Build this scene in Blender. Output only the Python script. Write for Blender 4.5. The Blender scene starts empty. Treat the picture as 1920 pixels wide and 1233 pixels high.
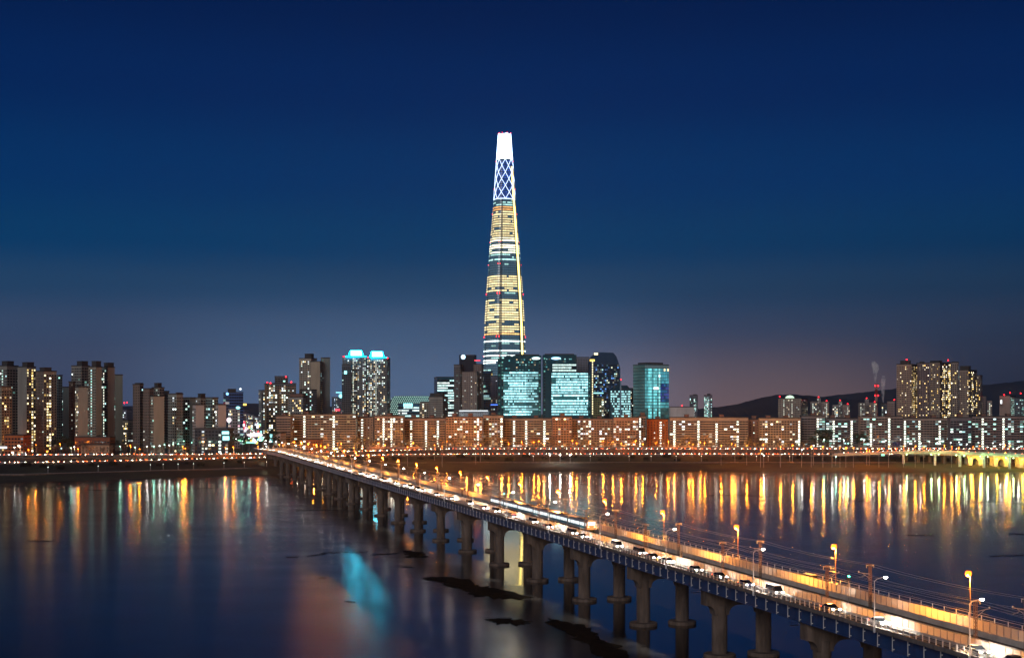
import bpy, math, random
import numpy as np
from mathutils import Vector, Matrix
sc = bpy.context.scene
COL = sc.collection
# ------------------------------------------------------------------ camera
F, HC, HY = 2667.0, 57.0, 767.0          # focal length in photo pixels, eye height above the river, horizon row
cam = bpy.data.cameras.new("camera"); camo = bpy.data.objects.new("camera", cam); COL.objects.link(camo)
cam.lens = 36.0 * F / 1920.0; cam.sensor_width = 36.0; cam.sensor_fit = 'HORIZONTAL'
cam.shift_y = (HY - 616.5) / 1920.0
cam.clip_start = 1.0; cam.clip_end = 40000.0
camo.location = (0, 0, HC); camo.rotation_euler = (math.pi / 2, 0, 0)
sc.camera = camo
# ------------------------------------------------------------------ dusk sky
SUN_AZ = math.radians(-22.0)             # city light and last glow come from behind the camera, a little left
SUN_EL = math.radians(20.0)
world = bpy.data.worlds.new("World"); sc.world = world; world.use_nodes = True
nt = world.node_tree; nt.nodes.clear()
def wn(t, **k):
    n = nt.nodes.new(t)
    for a, b in k.items(): setattr(n, a, b)
    return n
tc = wn('ShaderNodeTexCoord'); sep = wn('ShaderNodeSeparateXYZ'); nt.links.new(tc.outputs['Generated'], sep.inputs[0])
rampn = wn('ShaderNodeValToRGB'); cr = rampn.color_ramp; cr.interpolation = 'EASE'
def s2l(c): return tuple(((v / 255.0) / 12.92 if v <= 10.3 else (((v / 255.0) + 0.055) / 1.055) ** 2.4) for v in c)
SKY = [(0.0, (66, 74, 102)), (0.03, (66, 78, 106)), (0.055, (57, 76, 107)), (0.085, (32, 67, 103)), (0.115, (3, 58, 103)), (0.16, (0, 49, 100)),
       (0.22, (0, 37, 88)), (0.28, (0, 28, 74)), (0.45, (0, 16, 52)), (1.0, (0, 11, 38))]
while len(cr.elements) < len(SKY): cr.elements.new(0.5)
for e, (p, c) in zip(cr.elements, SKY): e.position = p; e.color = (*s2l(c), 1)
nt.links.new(sep.outputs['Z'], rampn.inputs[0])
# the city's own glow, low over the horizon and strongest to the south-south-west
gl = wn('ShaderNodeVectorMath', operation='DOT_PRODUCT'); gd = Vector((0.14, 0.99, 0.0)).normalized()
nt.links.new(tc.outputs['Generated'], gl.inputs[0]); gl.inputs[1].default_value = gd
gm = wn('ShaderNodeMapRange'); gm.inputs[1].default_value = 0.984; gm.inputs[2].default_value = 1.0
gm.interpolation_type = 'SMOOTHSTEP'
nt.links.new(gl.outputs['Value'], gm.inputs[0])
gz = wn('ShaderNodeMapRange'); gz.inputs[1].default_value = 0.0; gz.inputs[2].default_value = 0.065
gz.inputs[3].default_value = 1.0; gz.inputs[4].default_value = 0.0; gz.interpolation_type = 'SMOOTHSTEP'
nt.links.new(sep.outputs['Z'], gz.inputs[0])
gx = wn('ShaderNodeMath', operation='MULTIPLY'); nt.links.new(gm.outputs[0], gx.inputs[0]); nt.links.new(gz.outputs[0], gx.inputs[1])
addg = wn('ShaderNodeMix', data_type='RGBA', blend_type='ADD')
nt.links.new(gx.outputs[0], addg.inputs['Factor']); 
# the west (left) keeps a little more of the evening light than the east (right)
sx_ = wn('ShaderNodeMapRange'); sx_.inputs[1].default_value = 0.04; sx_.inputs[2].default_value = 0.36; sx_.inputs[3].default_value = 0.0; sx_.inputs[4].default_value = -0.66
nt.links.new(sep.outputs['X'], sx_.inputs[0])
mulx = wn('ShaderNodeMix', data_type='RGBA', blend_type='MULTIPLY'); mulx.inputs['Factor'].default_value = 1.0
nt.links.new(rampn.outputs[0], mulx.inputs['A']); 
lz = wn('ShaderNodeMapRange'); lz.inputs[1].default_value = 0.02; lz.inputs[2].default_value = 0.15; lz.inputs[3].default_value = 1.0; lz.inputs[4].default_value = 0.1
nt.links.new(sep.outputs['Z'], lz.inputs[0])
fx_ = wn('ShaderNodeMath', operation='MULTIPLY_ADD'); nt.links.new(sx_.outputs[0], fx_.inputs[0]); nt.links.new(lz.outputs[0], fx_.inputs[1]); fx_.inputs[2].default_value = 1.0
nt.links.new(fx_.outputs[0], mulx.inputs['B']); nt.links.new(mulx.outputs['Result'], addg.inputs['A'])
addg.inputs['B'].default_value = (0.125, 0.062, 0.026, 1)
# bluish-white glow of the lit district round the skyscraper
g2l = wn('ShaderNodeVectorMath', operation='DOT_PRODUCT'); g2l.inputs[1].default_value = Vector((-0.072, 0.997, 0.0)).normalized(); nt.links.new(tc.outputs['Generated'], g2l.inputs[0])
g2m = wn('ShaderNodeMapRange'); g2m.inputs[1].default_value = 0.974; g2m.inputs[2].default_value = 1.0; g2m.interpolation_type = 'SMOOTHSTEP'; nt.links.new(g2l.outputs['Value'], g2m.inputs[0])
g2z = wn('ShaderNodeMapRange'); g2z.inputs[1].default_value = 0.0; g2z.inputs[2].default_value = 0.10; g2z.inputs[3].default_value = 1.0; g2z.inputs[4].default_value = 0.0; g2z.interpolation_type = 'SMOOTHSTEP'; nt.links.new(sep.outputs['Z'], g2z.inputs[0])
g2x = wn('ShaderNodeMath', operation='MULTIPLY'); nt.links.new(g2m.outputs[0], g2x.inputs[0]); nt.links.new(g2z.outputs[0], g2x.inputs[1])
add2 = wn('ShaderNodeMix', data_type='RGBA', blend_type='ADD'); nt.links.new(g2x.outputs[0], add2.inputs['Factor']); nt.links.new(addg.outputs['Result'], add2.inputs['A']); add2.inputs['B'].default_value = (0.036, 0.088, 0.155, 1)
nish = wn('ShaderNodeTexSky', sky_type='NISHITA'); nish.sun_disc = False
nish.sun_elevation = math.radians(-3.0); nish.sun_rotation = math.pi + SUN_AZ; nish.ozone_density = 4.0
bg1 = wn('ShaderNodeBackground'); bg1.inputs['Strength'].default_value = 1.0
bg2 = wn('ShaderNodeBackground'); bg2.inputs['Strength'].default_value = 0.05
ad = wn('ShaderNodeAddShader'); wo = wn('ShaderNodeOutputWorld')
nt.links.new(add2.outputs['Result'], bg1.inputs['Color']); nt.links.new(nish.outputs[0], bg2.inputs['Color'])
nt.links.new(bg1.outputs[0], ad.inputs[0]); nt.links.new(bg2.outputs[0], ad.inputs[1]); nt.links.new(ad.outputs[0], wo.inputs['Surface'])
# ------------------------------------------------------------------ one soft sun added in place of city light behind the camera
sl = bpy.data.lights.new("city_glow_sun", 'SUN'); slo = bpy.data.objects.new("city_glow_sun", sl); COL.objects.link(slo)
sl.energy = 1.05; sl.angle = math.radians(25); sl.color = (1.0, 0.95, 0.92)
_d = Vector((math.sin(SUN_AZ) * math.cos(SUN_EL), -math.cos(SUN_AZ) * math.cos(SUN_EL), math.sin(SUN_EL)))
slo.rotation_euler = _d.to_track_quat('Z', 'Y').to_euler(); slo.location = _d * 900
vs = sc.view_settings
sc.display_settings.display_device = 'sRGB'
vs.view_transform = 'Standard'; vs.look = 'None'; vs.exposure = 0.0; vs.gamma = 1.0; vs.use_curve_mapping = False
cy = sc.cycles
cy.use_denoising = True
try: cy.denoiser = 'OPENIMAGEDENOISE'
except Exception: pass
cy.max_bounces = 6; cy.diffuse_bounces = 2; cy.glossy_bounces = 4; cy.transmission_bounces = 4; cy.transparent_max_bounces = 8; cy.volume_bounces = 1
cy.caustics_reflective = False; cy.caustics_refractive = False
cy.sample_clamp_indirect = 6.0; cy.sample_clamp_direct = 0.0
cy.use_light_tree = True

# ------------------------------------------------------------------ helpers
RND = random.Random(7)
def mx(px, Y): return (px - 960.0) / F * Y
def mz(py, Y): return HC - (py - HY) / F * Y
def tag(o, label=None, cat=None, group=None, kind=None):
    if label: o['label'] = label
    if cat: o['category'] = cat
    if group: o['group'] = group
    if kind: o['kind'] = kind
    return o
def empty(name, loc, label, cat, group=None, rz=0.0):
    o = bpy.data.objects.new(name, None); COL.objects.link(o)
    o.location = loc; o.rotation_euler = (0, 0, rz); o.empty_display_size = 0.5
    return tag(o, label, cat, group)
def link(name, me, parent=None, loc=(0, 0, 0), rz=0.0, scale=None):
    o = bpy.data.objects.new(name, me); COL.objects.link(o)
    o.location = loc; o.rotation_euler = (0, 0, rz)
    if scale: o.scale = scale
    if parent: o.parent = parent
    return o
class MB:
    """collects faces for one mesh"""
    def __init__(s): s.v = []; s.f = []; s.m = []; s.c = []; s.mi = 0; s.col = (0, 0, 0)
    def face(s, pts, flip=False):
        n = len(s.v); s.v.extend(pts); idx = list(range(n, n + len(pts)))
        s.f.append(idx[::-1] if flip else idx); s.m.append(s.mi); s.c.append(s.col)
    def hexa(s, p):      # p: 8 points, bottom 4 ccw then top 4 ccw
        n = len(s.v); s.v.extend(p)
        for q in ((3, 2, 1, 0), (4, 5, 6, 7), (0, 1, 5, 4), (1, 2, 6, 5), (2, 3, 7, 6), (3, 0, 4, 7)):
            s.f.append([n + i for i in q]); s.m.append(s.mi); s.c.append(s.col)
    def box(s, x0, x1, y0, y1, z0, z1):
        s.hexa([(x0, y0, z0), (x1, y0, z0), (x1, y1, z0), (x0, y1, z0), (x0, y0, z1), (x1, y0, z1), (x1, y1, z1), (x0, y1, z1)])
    def obox(s, o, a, b, la0, la1, lb0, lb1, z0, z1):   # box in the frame of the horizontal unit vectors a, b at o
        def P(u, w, z): return (o[0] + a[0] * u + b[0] * w, o[1] + a[1] * u + b[1] * w, z)
        pts = [(la0, lb0), (la1, lb0), (la1, lb1), (la0, lb1)]
        if a[0] * b[1] - a[1] * b[0] < 0: pts = pts[::-1]
        s.hexa([P(u, w, z0) for u, w in pts] + [P(u, w, z1) for u, w in pts])
    def tube(s, p0, p1, r0, r1=None, n=6, caps=True):
        r1 = r0 if r1 is None else r1
        p0 = Vector(p0); p1 = Vector(p1); d = (p1 - p0)
        if d.length < 1e-6: return
        d.normalize(); a = d.orthogonal().normalized(); b = d.cross(a)
        k = len(s.v)
        for p, r in ((p0, r0), (p1, r1)):
            for i in range(n):
                t = 2 * math.pi * i / n; s.v.append(tuple(p + (a * math.cos(t) + b * math.sin(t)) * r))
        for i in range(n):
            j = (i + 1) % n; s.f.append([k + i, k + j, k + n + j, k + n + i]); s.m.append(s.mi); s.c.append(s.col)
        if caps:
            s.f.append([k + i for i in range(n)][::-1]); s.m.append(s.mi); s.c.append(s.col)
            s.f.append([k + n + i for i in range(n)]); s.m.append(s.mi); s.c.append(s.col)
    def lathe(s, c, prof, n=16):   # prof: (r, z) from below to above
        k = len(s.v)
        for r, z in prof:
            for i in range(n):
                t = 2 * math.pi * i / n; s.v.append((c[0] + r * math.cos(t), c[1] + r * math.sin(t), c[2] + z))
        for q in range(len(prof) - 1):
            for i in range(n):
                j = (i + 1) % n
                s.f.append([k + q * n + i, k + q * n + j, k + (q + 1) * n + j, k + (q + 1) * n + i]); s.m.append(s.mi); s.c.append(s.col)
        for q, fl in ((0, True), (len(prof) - 1, False)):
            if prof[q][0] > 1e-3:
                ids = [k + q * n + i for i in range(n)]; s.f.append(ids[::-1] if fl else ids); s.m.append(s.mi); s.c.append(s.col)
    def prism(s, poly, y0, y1):    # poly in (x, z), extruded along y
        n = len(poly); k = len(s.v)
        s.v.extend([(x, y0, z) for x, z in poly] + [(x, y1, z) for x, z in poly])
        s.f.append([k + i for i in range(n)]); s.f.append([k + n + i for i in range(n)][::-1])
        for i in range(n):
            j = (i + 1) % n; s.f.append([k + i, k + n + i, k + n + j, k + j])
        s.m += [s.mi] * (n + 2); s.c += [s.col] * (n + 2)
    def mesh(s, name, mats, attr=False, smooth=False):
        me = bpy.data.meshes.new(name); me.from_pydata(s.v, [], s.f)
        if not isinstance(mats, (list, tuple)): mats = [mats]
        for m in mats: me.materials.append(m)
        if len(mats) > 1: me.polygons.foreach_set('material_index', s.m)
        if attr:
            at = me.attributes.new('emit', 'FLOAT_COLOR', 'FACE')
            a = np.ones((len(s.c), 4), dtype=np.float32); a[:, :3] = np.array(s.c, dtype=np.float32); at.data.foreach_set('color', a.ravel())
        if smooth: me.polygons.foreach_set('use_smooth', [True] * len(s.f))
        me.update(); return me
    def build(s, name, mats, parent=None, attr=False, smooth=False, loc=(0, 0, 0), kind=None):
        if not s.f: return None
        o = link(name, s.mesh(name, mats, attr, smooth), parent, loc)
        if kind: o['kind'] = kind
        return o
# ------------------------------------------------------------------ materials
MATS = {}
def bsdf(m): return m.node_tree.nodes['Principled BSDF']
def pmat(name, rgb, rough=0.8, metal=0.0, var=0.25, scale=0.35, streak=0.0, bump=0.0, trans=0.0, spec=0.3):
    if name in MATS: return MATS[name]
    m = bpy.data.materials.new(name); m.use_nodes = True; t = m.node_tree; b = bsdf(m)
    b.inputs['Roughness'].default_value = rough; b.inputs['Metallic'].default_value = metal
    b.inputs['Specular IOR Level'].default_value = spec
    c = (*rgb, 1)
    b.inputs['Base Color'].default_value = c
    if var > 0:
        co = t.nodes.new('ShaderNodeTexCoord'); mp = t.nodes.new('ShaderNodeMapping'); t.links.new(co.outputs['Object'], mp.inputs[0])
        if streak: mp.inputs['Scale'].default_value = (1, 1, 1.0 / streak)
        nz = t.nodes.new('ShaderNodeTexNoise'); nz.inputs['Scale'].default_value = scale; nz.inputs['Detail'].default_value = 5; nz.inputs['Roughness'].default_value = 0.65
        t.links.new(mp.outputs[0], nz.inputs['Vector'])
        mr = t.nodes.new('ShaderNodeMapRange'); mr.inputs[1].default_value = 0.3; mr.inputs[2].default_value = 0.7
        mr.inputs[3].default_value = 1 - var; mr.inputs[4].default_value = 1 + var * 0.5
        t.links.new(nz.outputs['Fac'], mr.inputs[0])
        mu = t.nodes.new('ShaderNodeMix'); mu.data_type = 'RGBA'; mu.blend_type = 'MULTIPLY'; mu.inputs['Factor'].default_value = 1
        mu.inputs['A'].default_value = c; t.links.new(mr.outputs[0], mu.inputs['B']); t.links.new(mu.outputs['Result'], b.inputs['Base Color'])
        if bump:
            bp = t.nodes.new('ShaderNodeBump'); bp.inputs['Strength'].default_value = bump; bp.inputs['Distance'].default_value = 0.05
            t.links.new(nz.outputs['Fac'], bp.inputs['Height']); t.links.new(bp.outputs[0], b.inputs['Normal'])
    if trans:
        tr = t.nodes.new('ShaderNodeBsdfTranslucent'); tr.inputs['Color'].default_value = c
        mi = t.nodes.new('ShaderNodeMixShader'); mi.inputs[0].default_value = trans
        out = t.nodes['Material Output']
        t.links.new(b.outputs[0], mi.inputs[1]); t.links.new(tr.outputs[0], mi.inputs[2]); t.links.new(mi.outputs[0], out.inputs['Surface'])
    MATS[name] = m; return m
def emat(name, rgb, strength, sampled=True):
    if name in MATS: return MATS[name]
    m = bpy.data.materials.new(name); m.use_nodes = True; b = bsdf(m)
    b.inputs['Base Color'].default_value = (*[min(0.8, v) for v in rgb], 1); b.inputs['Roughness'].default_value = 0.4
    b.inputs['Emission Color'].default_value = (*rgb, 1); b.inputs['Emission Strength'].default_value = strength
    m.cycles.emission_sampling = 'FRONT' if sampled else 'NONE'
    MATS[name] = m; return m
def wall(rgb):
    k = 'wall_%d_%d_%d' % rgb
    return pmat(k, s2l(rgb), 0.85, var=0.22, scale=0.09, streak=6.0, spec=0.2)
# window glass: dark pane, lit by room lamps; some unlit panes carry an added glow
mg = bpy.data.materials.new('window_glass'); mg.use_nodes = True; _b = bsdf(mg)
_b.inputs['Base Color'].default_value = (0.012, 0.016, 0.022, 1); _b.inputs['Roughness'].default_value = 0.12; _b.inputs['Specular IOR Level'].default_value = 0.5
_a = mg.node_tree.nodes.new('ShaderNodeAttribute'); _a.attribute_name = 'emit'
mg.node_tree.links.new(_a.outputs['Color'], _b.inputs['Emission Color']); _b.inputs['Emission Strength'].default_value = 1.0
mg.cycles.emission_sampling = 'NONE'
CONC = pmat('concrete', (0.14, 0.102, 0.085), 0.9, var=0.65, scale=0.45, streak=5.0, bump=0.4)
CONC_D = pmat('stained_concrete', (0.15, 0.13, 0.125), 0.9, var=0.4, scale=0.5, streak=3.0, bump=0.3)
CONC_L = pmat('pale_concrete', (0.42, 0.41, 0.40), 0.85, var=0.3, scale=0.3, bump=0.2)
ASPH = pmat('asphalt', (0.10, 0.095, 0.09), 0.8, var=0.35, scale=0.6, bump=0.2)
LANEP = pmat('lane_paint', (0.75, 0.75, 0.72), 0.6, var=0.2, scale=2.0)
BLUE = pmat('blue_steel_paint', (0.012, 0.05, 0.16), 0.5, var=0.3, scale=0.6, streak=4.0)
WHITEP = pmat('white_paint', (0.62, 0.62, 0.62), 0.5, var=0.25, scale=1.0)
STEEL = pmat('galvanised_steel', (0.33, 0.33, 0.34), 0.45, metal=0.6, var=0.25, scale=1.5)
RUST = pmat('brown_steel', (0.16, 0.10, 0.075), 0.6, metal=0.3, var=0.3, scale=1.0)
DARK = pmat('dark_metal', (0.03, 0.03, 0.035), 0.5, metal=0.3, var=0.2)
BALL = pmat('ballast', (0.10, 0.09, 0.085), 0.95, var=0.5, scale=3.0, bump=0.6)
PANEL = pmat('frosted_panel', (0.62, 0.60, 0.57), 0.45, var=0.15, scale=0.8, trans=0.55)
ROOFD = pmat('roof_dark', (0.05, 0.048, 0.05), 0.9, var=0.3, scale=0.2)
ROOFR = pmat('roof_house_red', (0.20, 0.11, 0.09), 0.9, var=0.3, scale=0.2)
RUBBER = pmat('tyre_rubber', (0.015, 0.015, 0.015), 0.9, var=0)
E_OR = emat('sodium_lamp_glass', (1.0, 0.17, 0.008), 4.5, False)
E_ORF = emat('sodium_lamp_glass_bank', (1.0, 0.17, 0.008), 5.0, False)
E_WH = emat('white_lamp_glass', (1.0, 0.93, 0.80), 60.0, True)
E_WHF = emat('white_lamp_glass_bank', (0.85, 1.0, 0.92), 9.0, False)
E_GRF = emat('green_white_lamp_glass', (0.35, 1.0, 0.70), 7.0, False)
def plight(name, rgb, watts, radius):
    l = bpy.data.lights.new(name, 'POINT'); l.color = rgb; l.energy = watts; l.shadow_soft_size = radius; return l
P_OR = plight('sodium_bulb', (1.0, 0.33, 0.04), 42000.0, 0.34)
P_ORF = plight('sodium_bulb_bank', (1.0, 0.235, 0.014), 9500.0, 0.45)
P_EST = plight('facade_fill_bulb', (1.0, 0.44, 0.10), 10000.0, 0.3)  # bulb of the lamps added to brighten the front row
P_WH = bpy.data.lights.new('white_bulb', 'SPOT'); P_WH.color = (1.0, 0.90, 0.74); P_WH.energy = 36000.0; P_WH.shadow_soft_size = 0.25
P_WH.spot_size = math.radians(86); P_WH.spot_blend = 0.6        # full cut-off head: shines down only
P_WHF = plight('white_bulb_bank', (0.92, 0.98, 0.92), 1300.0, 0.45)
P_GRF = plight('green_white_bulb', (0.35, 1.0, 0.74), 1600.0, 0.45)
P_FLD = plight('flood_bulb', (1.0, 0.95, 0.85), 6000.0, 0.7)
P_FY = plight('yellow_flood_bulb', (1.0, 0.50, 0.035), 5500.0, 0.6)
P_FG = plight('green_flood_bulb', (0.55, 1.0, 0.40), 2300.0, 0.4)
E_RED = emat('red_beacon', (1.0, 0.012, 0.02), 9.0, False)
E_HEAD = emat('headlight_lens', (1.0, 0.93, 0.78), 260.0)
E_TAIL = emat('tail_light_lens', (1.0, 0.08, 0.02), 30.0, False)
E_HEADF = emat('headlight_lens_bank', (1.0, 0.86, 0.62), 40.0, False)
E_TAILF = emat('tail_light_lens_bank', (1.0, 0.12, 0.02), 22.0, False)
# ================================================================== ground, river, hills
SHX = [-6000, -396, -213, -120, 0, 470, 6000]; SHY = [300, 1101, 1236, 1290, 1310, 1300, 1270]
def shore(X): return float(np.interp(X, SHX, SHY))
def gz(X, Y):
    if Y < 140: return float(np.interp(Y, [-500, 40, 110, 140], [9, 7, 1, -4]))
    d = Y - shore(X)
    return float(np.interp(d, [-60, -8, 0, 6, 40, 70, 95, 120], [-4, -1.5, 0.0, 0.7, 3.2, 6.0, 10.5, 12.0]))
def grid_mesh(name, xs, ys, fz, m):
    nx, ny = len(xs), len(ys)
    v = [(x, y, fz(x, y)) for y in ys for x in xs]
    f = [(j * nx + i, j * nx + i + 1, (j + 1) * nx + i + 1, (j + 1) * nx + i) for j in range(ny - 1) for i in range(nx - 1)]
    me = bpy.data.meshes.new(name); me.from_pydata(v, [], f); me.materials.append(m)
    me.polygons.foreach_set('use_smooth', [True] * len(f)); me.update()
    return link(name, me)
# bank grass and earth
mgd = bpy.data.materials.new('winter_ground'); mgd.use_nodes = True; t = mgd.node_tree; b = bsdf(mgd); b.inputs['Roughness'].default_value = 0.95
co = t.nodes.new('ShaderNodeTexCoord'); n1 = t.nodes.new('ShaderNodeTexNoise'); n1.inputs['Scale'].default_value = 0.03; n1.inputs['Detail'].default_value = 7
t.links.new(co.outputs['Object'], n1.inputs['Vector'])
r1 = t.nodes.new('ShaderNodeValToRGB'); r1.color_ramp.elements[0].position = 0.38; r1.color_ramp.elements[0].color = (0.016, 0.012, 0.009, 1)
r1.color_ramp.elements[1].position = 0.62; r1.color_ramp.elements[1].color = (0.030, 0.034, 0.015, 1)
t.links.new(n1.outputs['Fac'], r1.inputs[0]); t.links.new(r1.outputs[0], b.inputs['Base Color'])
n2 = t.nodes.new('ShaderNodeTexNoise'); n2.inputs['Scale'].default_value = 0.4; n2.inputs['Detail'].default_value = 4; t.links.new(co.outputs['Object'], n2.inputs['Vector'])
bp = t.nodes.new('ShaderNodeBump'); bp.inputs['Strength'].default_value = 0.6; bp.inputs['Distance'].default_value = 0.6
t.links.new(n2.outputs['Fac'], bp.inputs['Height']); t.links.new(bp.outputs[0], b.inputs['Normal'])
gx_ = sorted(set([-9000, -5000, -3000, -2000, -1500] + list(range(-1000, 1001, 25)) + [1500, 2000, 3000, 5000, 9000]))
gy_ = sorted(set([-500, 0, 40, 110, 140, 300, 600, 800, 900] + list(range(960, 1461, 10)) + [1500, 1600, 2000, 3000, 5000, 9000, 13000]))
_rn = random.Random(3)
_ph = [(_rn.uniform(0.01, 0.07), _rn.uniform(0.01, 0.07), _rn.uniform(0, 6.3)) for _ in range(8)]
def gzn(X, Y):
    z = gz(X, Y)
    if 1050 < Y < 1500 and 0.5 < z < 9.5: z += 0.35 * sum(math.sin(a * X + b * Y + p) for a, b, p in _ph) / 2.2
    return z
tag(grid_mesh('ground', gx_, gy_, gzn, mgd), kind='structure')
# river: open water close to the bridge, thin ice elsewhere
U = Vector((-0.26246, 0.96494)); N = Vector((0.96494, 0.26246)); P0 = Vector((34.7, 376.0))
mw = bpy.data.materials.new('river_water'); mw.use_nodes = True; t = mw.node_tree; b = bsdf(mw)
def tn(ty, **k):
    n = t.nodes.new(ty)
    for a_, b_ in k.items(): setattr(n, a_, b_)
    return n
co = tn('ShaderNodeTexCoord')
dot = tn('ShaderNodeVectorMath', operation='DOT_PRODUCT'); t.links.new(co.outputs['Object'], dot.inputs[0]); dot.inputs[1].default_value = (N.x, N.y, 0)
big = tn('ShaderNodeTexNoise'); big.inputs['Scale'].default_value = 0.016; big.inputs['Detail'].default_value = 6; big.inputs['Roughness'].default_value = 0.6
t.links.new(co.outputs['Object'], big.inputs['Vector'])
wv = tn('ShaderNodeMath', operation='MULTIPLY_ADD'); t.links.new(big.outputs['Fac'], wv.inputs[0]); wv.inputs[1].default_value = 46.0
wo_ = tn('ShaderNodeMath', operation='SUBTRACT'); t.links.new(dot.outputs['Value'], wo_.inputs[0]); wo_.inputs[1].default_value = P0.dot(N) + 23.0
t.links.new(wo_.outputs[0], wv.inputs[2])
# across-bridge distance -> 1 on the ice, 0 on the open lead along the piers
ramp = tn('ShaderNodeValToRGB'); e = ramp.color_ramp.elements
mr = tn('ShaderNodeMapRange'); mr.inputs[1].default_value = -60; mr.inputs[2].default_value = 140
t.links.new(wv.outputs[0], mr.inputs[0]); t.links.new(mr.outputs[0], ramp.inputs[0])
e[0].position = 0.245; e[0].color = (1, 1, 1, 1); e[1].position = 0.265; e[1].color = (0, 0, 0, 1)
x_ = e.new(0.46); x_.color = (0, 0, 0, 1); x_ = e.new(0.60); x_.color = (0.55, 0.55, 0.55, 1)
# frost patches on the ice
fr = tn('ShaderNodeTexNoise'); fr.inputs['Scale'].default_value = 0.045; fr.inputs['Detail'].default_value = 8; fr.inputs['Roughness'].default_value = 0.7
mpf = tn('ShaderNodeMapping'); mpf.inputs['Scale'].default_value = (0.35, 1.0, 1.0); t.links.new(co.outputs['Object'], mpf.inputs[0]); t.links.new(mpf.outputs[0], fr.inputs['Vector'])
fm = tn('ShaderNodeMapRange'); fm.inputs[1].default_value = 0.30; fm.inputs[2].default_value = 0.70; t.links.new(fr.outputs['Fac'], fm.inputs[0])
ro = tn('ShaderNodeMapRange'); ro.inputs[3].default_value = 0.05; ro.inputs[4].default_value = 0.125; t.links.new(ramp.outputs[0], ro.inputs[0])
ro2 = tn('ShaderNodeMath', operation='MULTIPLY_ADD'); t.links.new(fm.outputs[0], ro2.inputs[0]); ro2.inputs[1].default_value = 0.03; t.links.new(ro.outputs[0], ro2.inputs[2])
t.links.new(ro2.outputs[0], b.inputs['Roughness'])
bc = tn('ShaderNodeMix', data_type='RGBA'); bc.inputs['A'].default_value = (0.006, 0.008, 0.012, 1); bc.inputs['B'].default_value = (0.018, 0.018, 0.021, 1)
fi = tn('ShaderNodeMath', operation='MULTIPLY'); t.links.new(fm.outputs[0], fi.inputs[0]); t.links.new(ramp.outputs[0], fi.inputs[1])
t.links.new(fi.outputs[0], bc.inputs['Factor']); t.links.new(bc.outputs['Result'], b.inputs['Base Color'])
io = tn('ShaderNodeMapRange'); io.inputs[3].default_value = 1.34; io.inputs[4].default_value = 1.055; t.links.new(ramp.outputs[0], io.inputs[0])
b.inputs['Specular IOR Level'].default_value = 0.5
# relief: fine frost grain on the ice, faint long ripples on the open water
g1 = tn('ShaderNodeTexNoise'); g1.inputs['Scale'].default_value = 0.9; g1.inputs['Detail'].default_value = 5; g1.inputs['Roughness'].default_value = 0.7; t.links.new(co.outputs['Object'], g1.inputs['Vector'])
g1h = tn('ShaderNodeMath', operation='MULTIPLY'); t.links.new(g1.outputs['Fac'], g1h.inputs[0]); t.links.new(ramp.outputs[0], g1h.inputs[1])
mp2 = tn('ShaderNodeMapping'); mp2.inputs['Scale'].default_value = (0.06, 0.25, 1); t.links.new(co.outputs['Object'], mp2.inputs[0])
g2 = tn('ShaderNodeTexNoise'); g2.inputs['Scale'].default_value = 1.0; g2.inputs['Detail'].default_value = 3; t.links.new(mp2.outputs[0], g2.inputs['Vector'])
b1 = tn('ShaderNodeBump'); b1.inputs['Strength'].default_value = 1.0; b1.inputs['Distance'].default_value = 0.010; t.links.new(g1h.outputs[0], b1.inputs['Height'])
b2 = tn('ShaderNodeBump'); b2.inputs['Strength'].default_value = 1.0; b2.inputs['Distance'].default_value = 0.004; t.links.new(g2.outputs['Fac'], b2.inputs['Height'])
cr0 = tn('ShaderNodeMapRange'); cr0.inputs[1].default_value = -190; cr0.inputs[2].default_value = -60; cr0.inputs[3].default_value = 0.35; cr0.inputs[4].default_value = 2.4; t.links.new(wv.outputs[0], cr0.inputs[0])
g1k = tn('ShaderNodeMath', operation='MULTIPLY'); t.links.new(g1h.outputs[0], g1k.inputs[0]); t.links.new(cr0.outputs[0], g1k.inputs[1]); t.links.new(g1k.outputs[0], b1.inputs['Height'])
t.links.new(b1.outputs[0], b2.inputs['Normal']); t.links.new(b2.outputs[0], b.inputs['Normal'])
# a share of the frozen crust is coarse and scatters lamp light widely
cb_ = tn('ShaderNodeBsdfGlossy'); cb_.inputs['Color'].default_value = (0.30, 0.29, 0.28, 1); cb_.inputs['Roughness'].default_value = 0.52
gr = tn('ShaderNodeTexNoise'); gr.inputs['Scale'].default_value = 1.6; gr.inputs['Detail'].default_value = 4; t.links.new(co.outputs['Object'], gr.inputs['Vector'])
b3 = tn('ShaderNodeBump'); b3.inputs['Strength'].default_value = 1.0; b3.inputs['Distance'].default_value = 0.16; t.links.new(gr.outputs['Fac'], b3.inputs['Height']); t.links.new(b3.outputs[0], cb_.inputs['Normal'])
mxs = tn('ShaderNodeMixShader'); cf = tn('ShaderNodeMath', operation='MULTIPLY'); cf.inputs[1].default_value = 0.20; 
cr_ = tn('ShaderNodeMapRange'); cr_.inputs[1].default_value = -190; cr_.inputs[2].default_value = -70; t.links.new(wv.outputs[0], cr_.inputs[0])
cg = tn('ShaderNodeMath', operation='MULTIPLY'); t.links.new(fi.outputs[0], cg.inputs[0]); t.links.new(cr_.outputs[0], cg.inputs[1])
t.links.new(cg.outputs[0], cf.inputs[0])
io2 = tn('ShaderNodeMath', operation='MULTIPLY_ADD'); io2.inputs[1].default_value = 0.27; im_ = tn('ShaderNodeMath', operation='MULTIPLY'); t.links.new(cr_.outputs[0], im_.inputs[0]); t.links.new(ramp.outputs[0], im_.inputs[1])
t.links.new(im_.outputs[0], io2.inputs[0]); t.links.new(io.outputs[0], io2.inputs[2]); t.links.new(io2.outputs[0], b.inputs['IOR']); t.links.new(cf.outputs[0], mxs.inputs[0])
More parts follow.
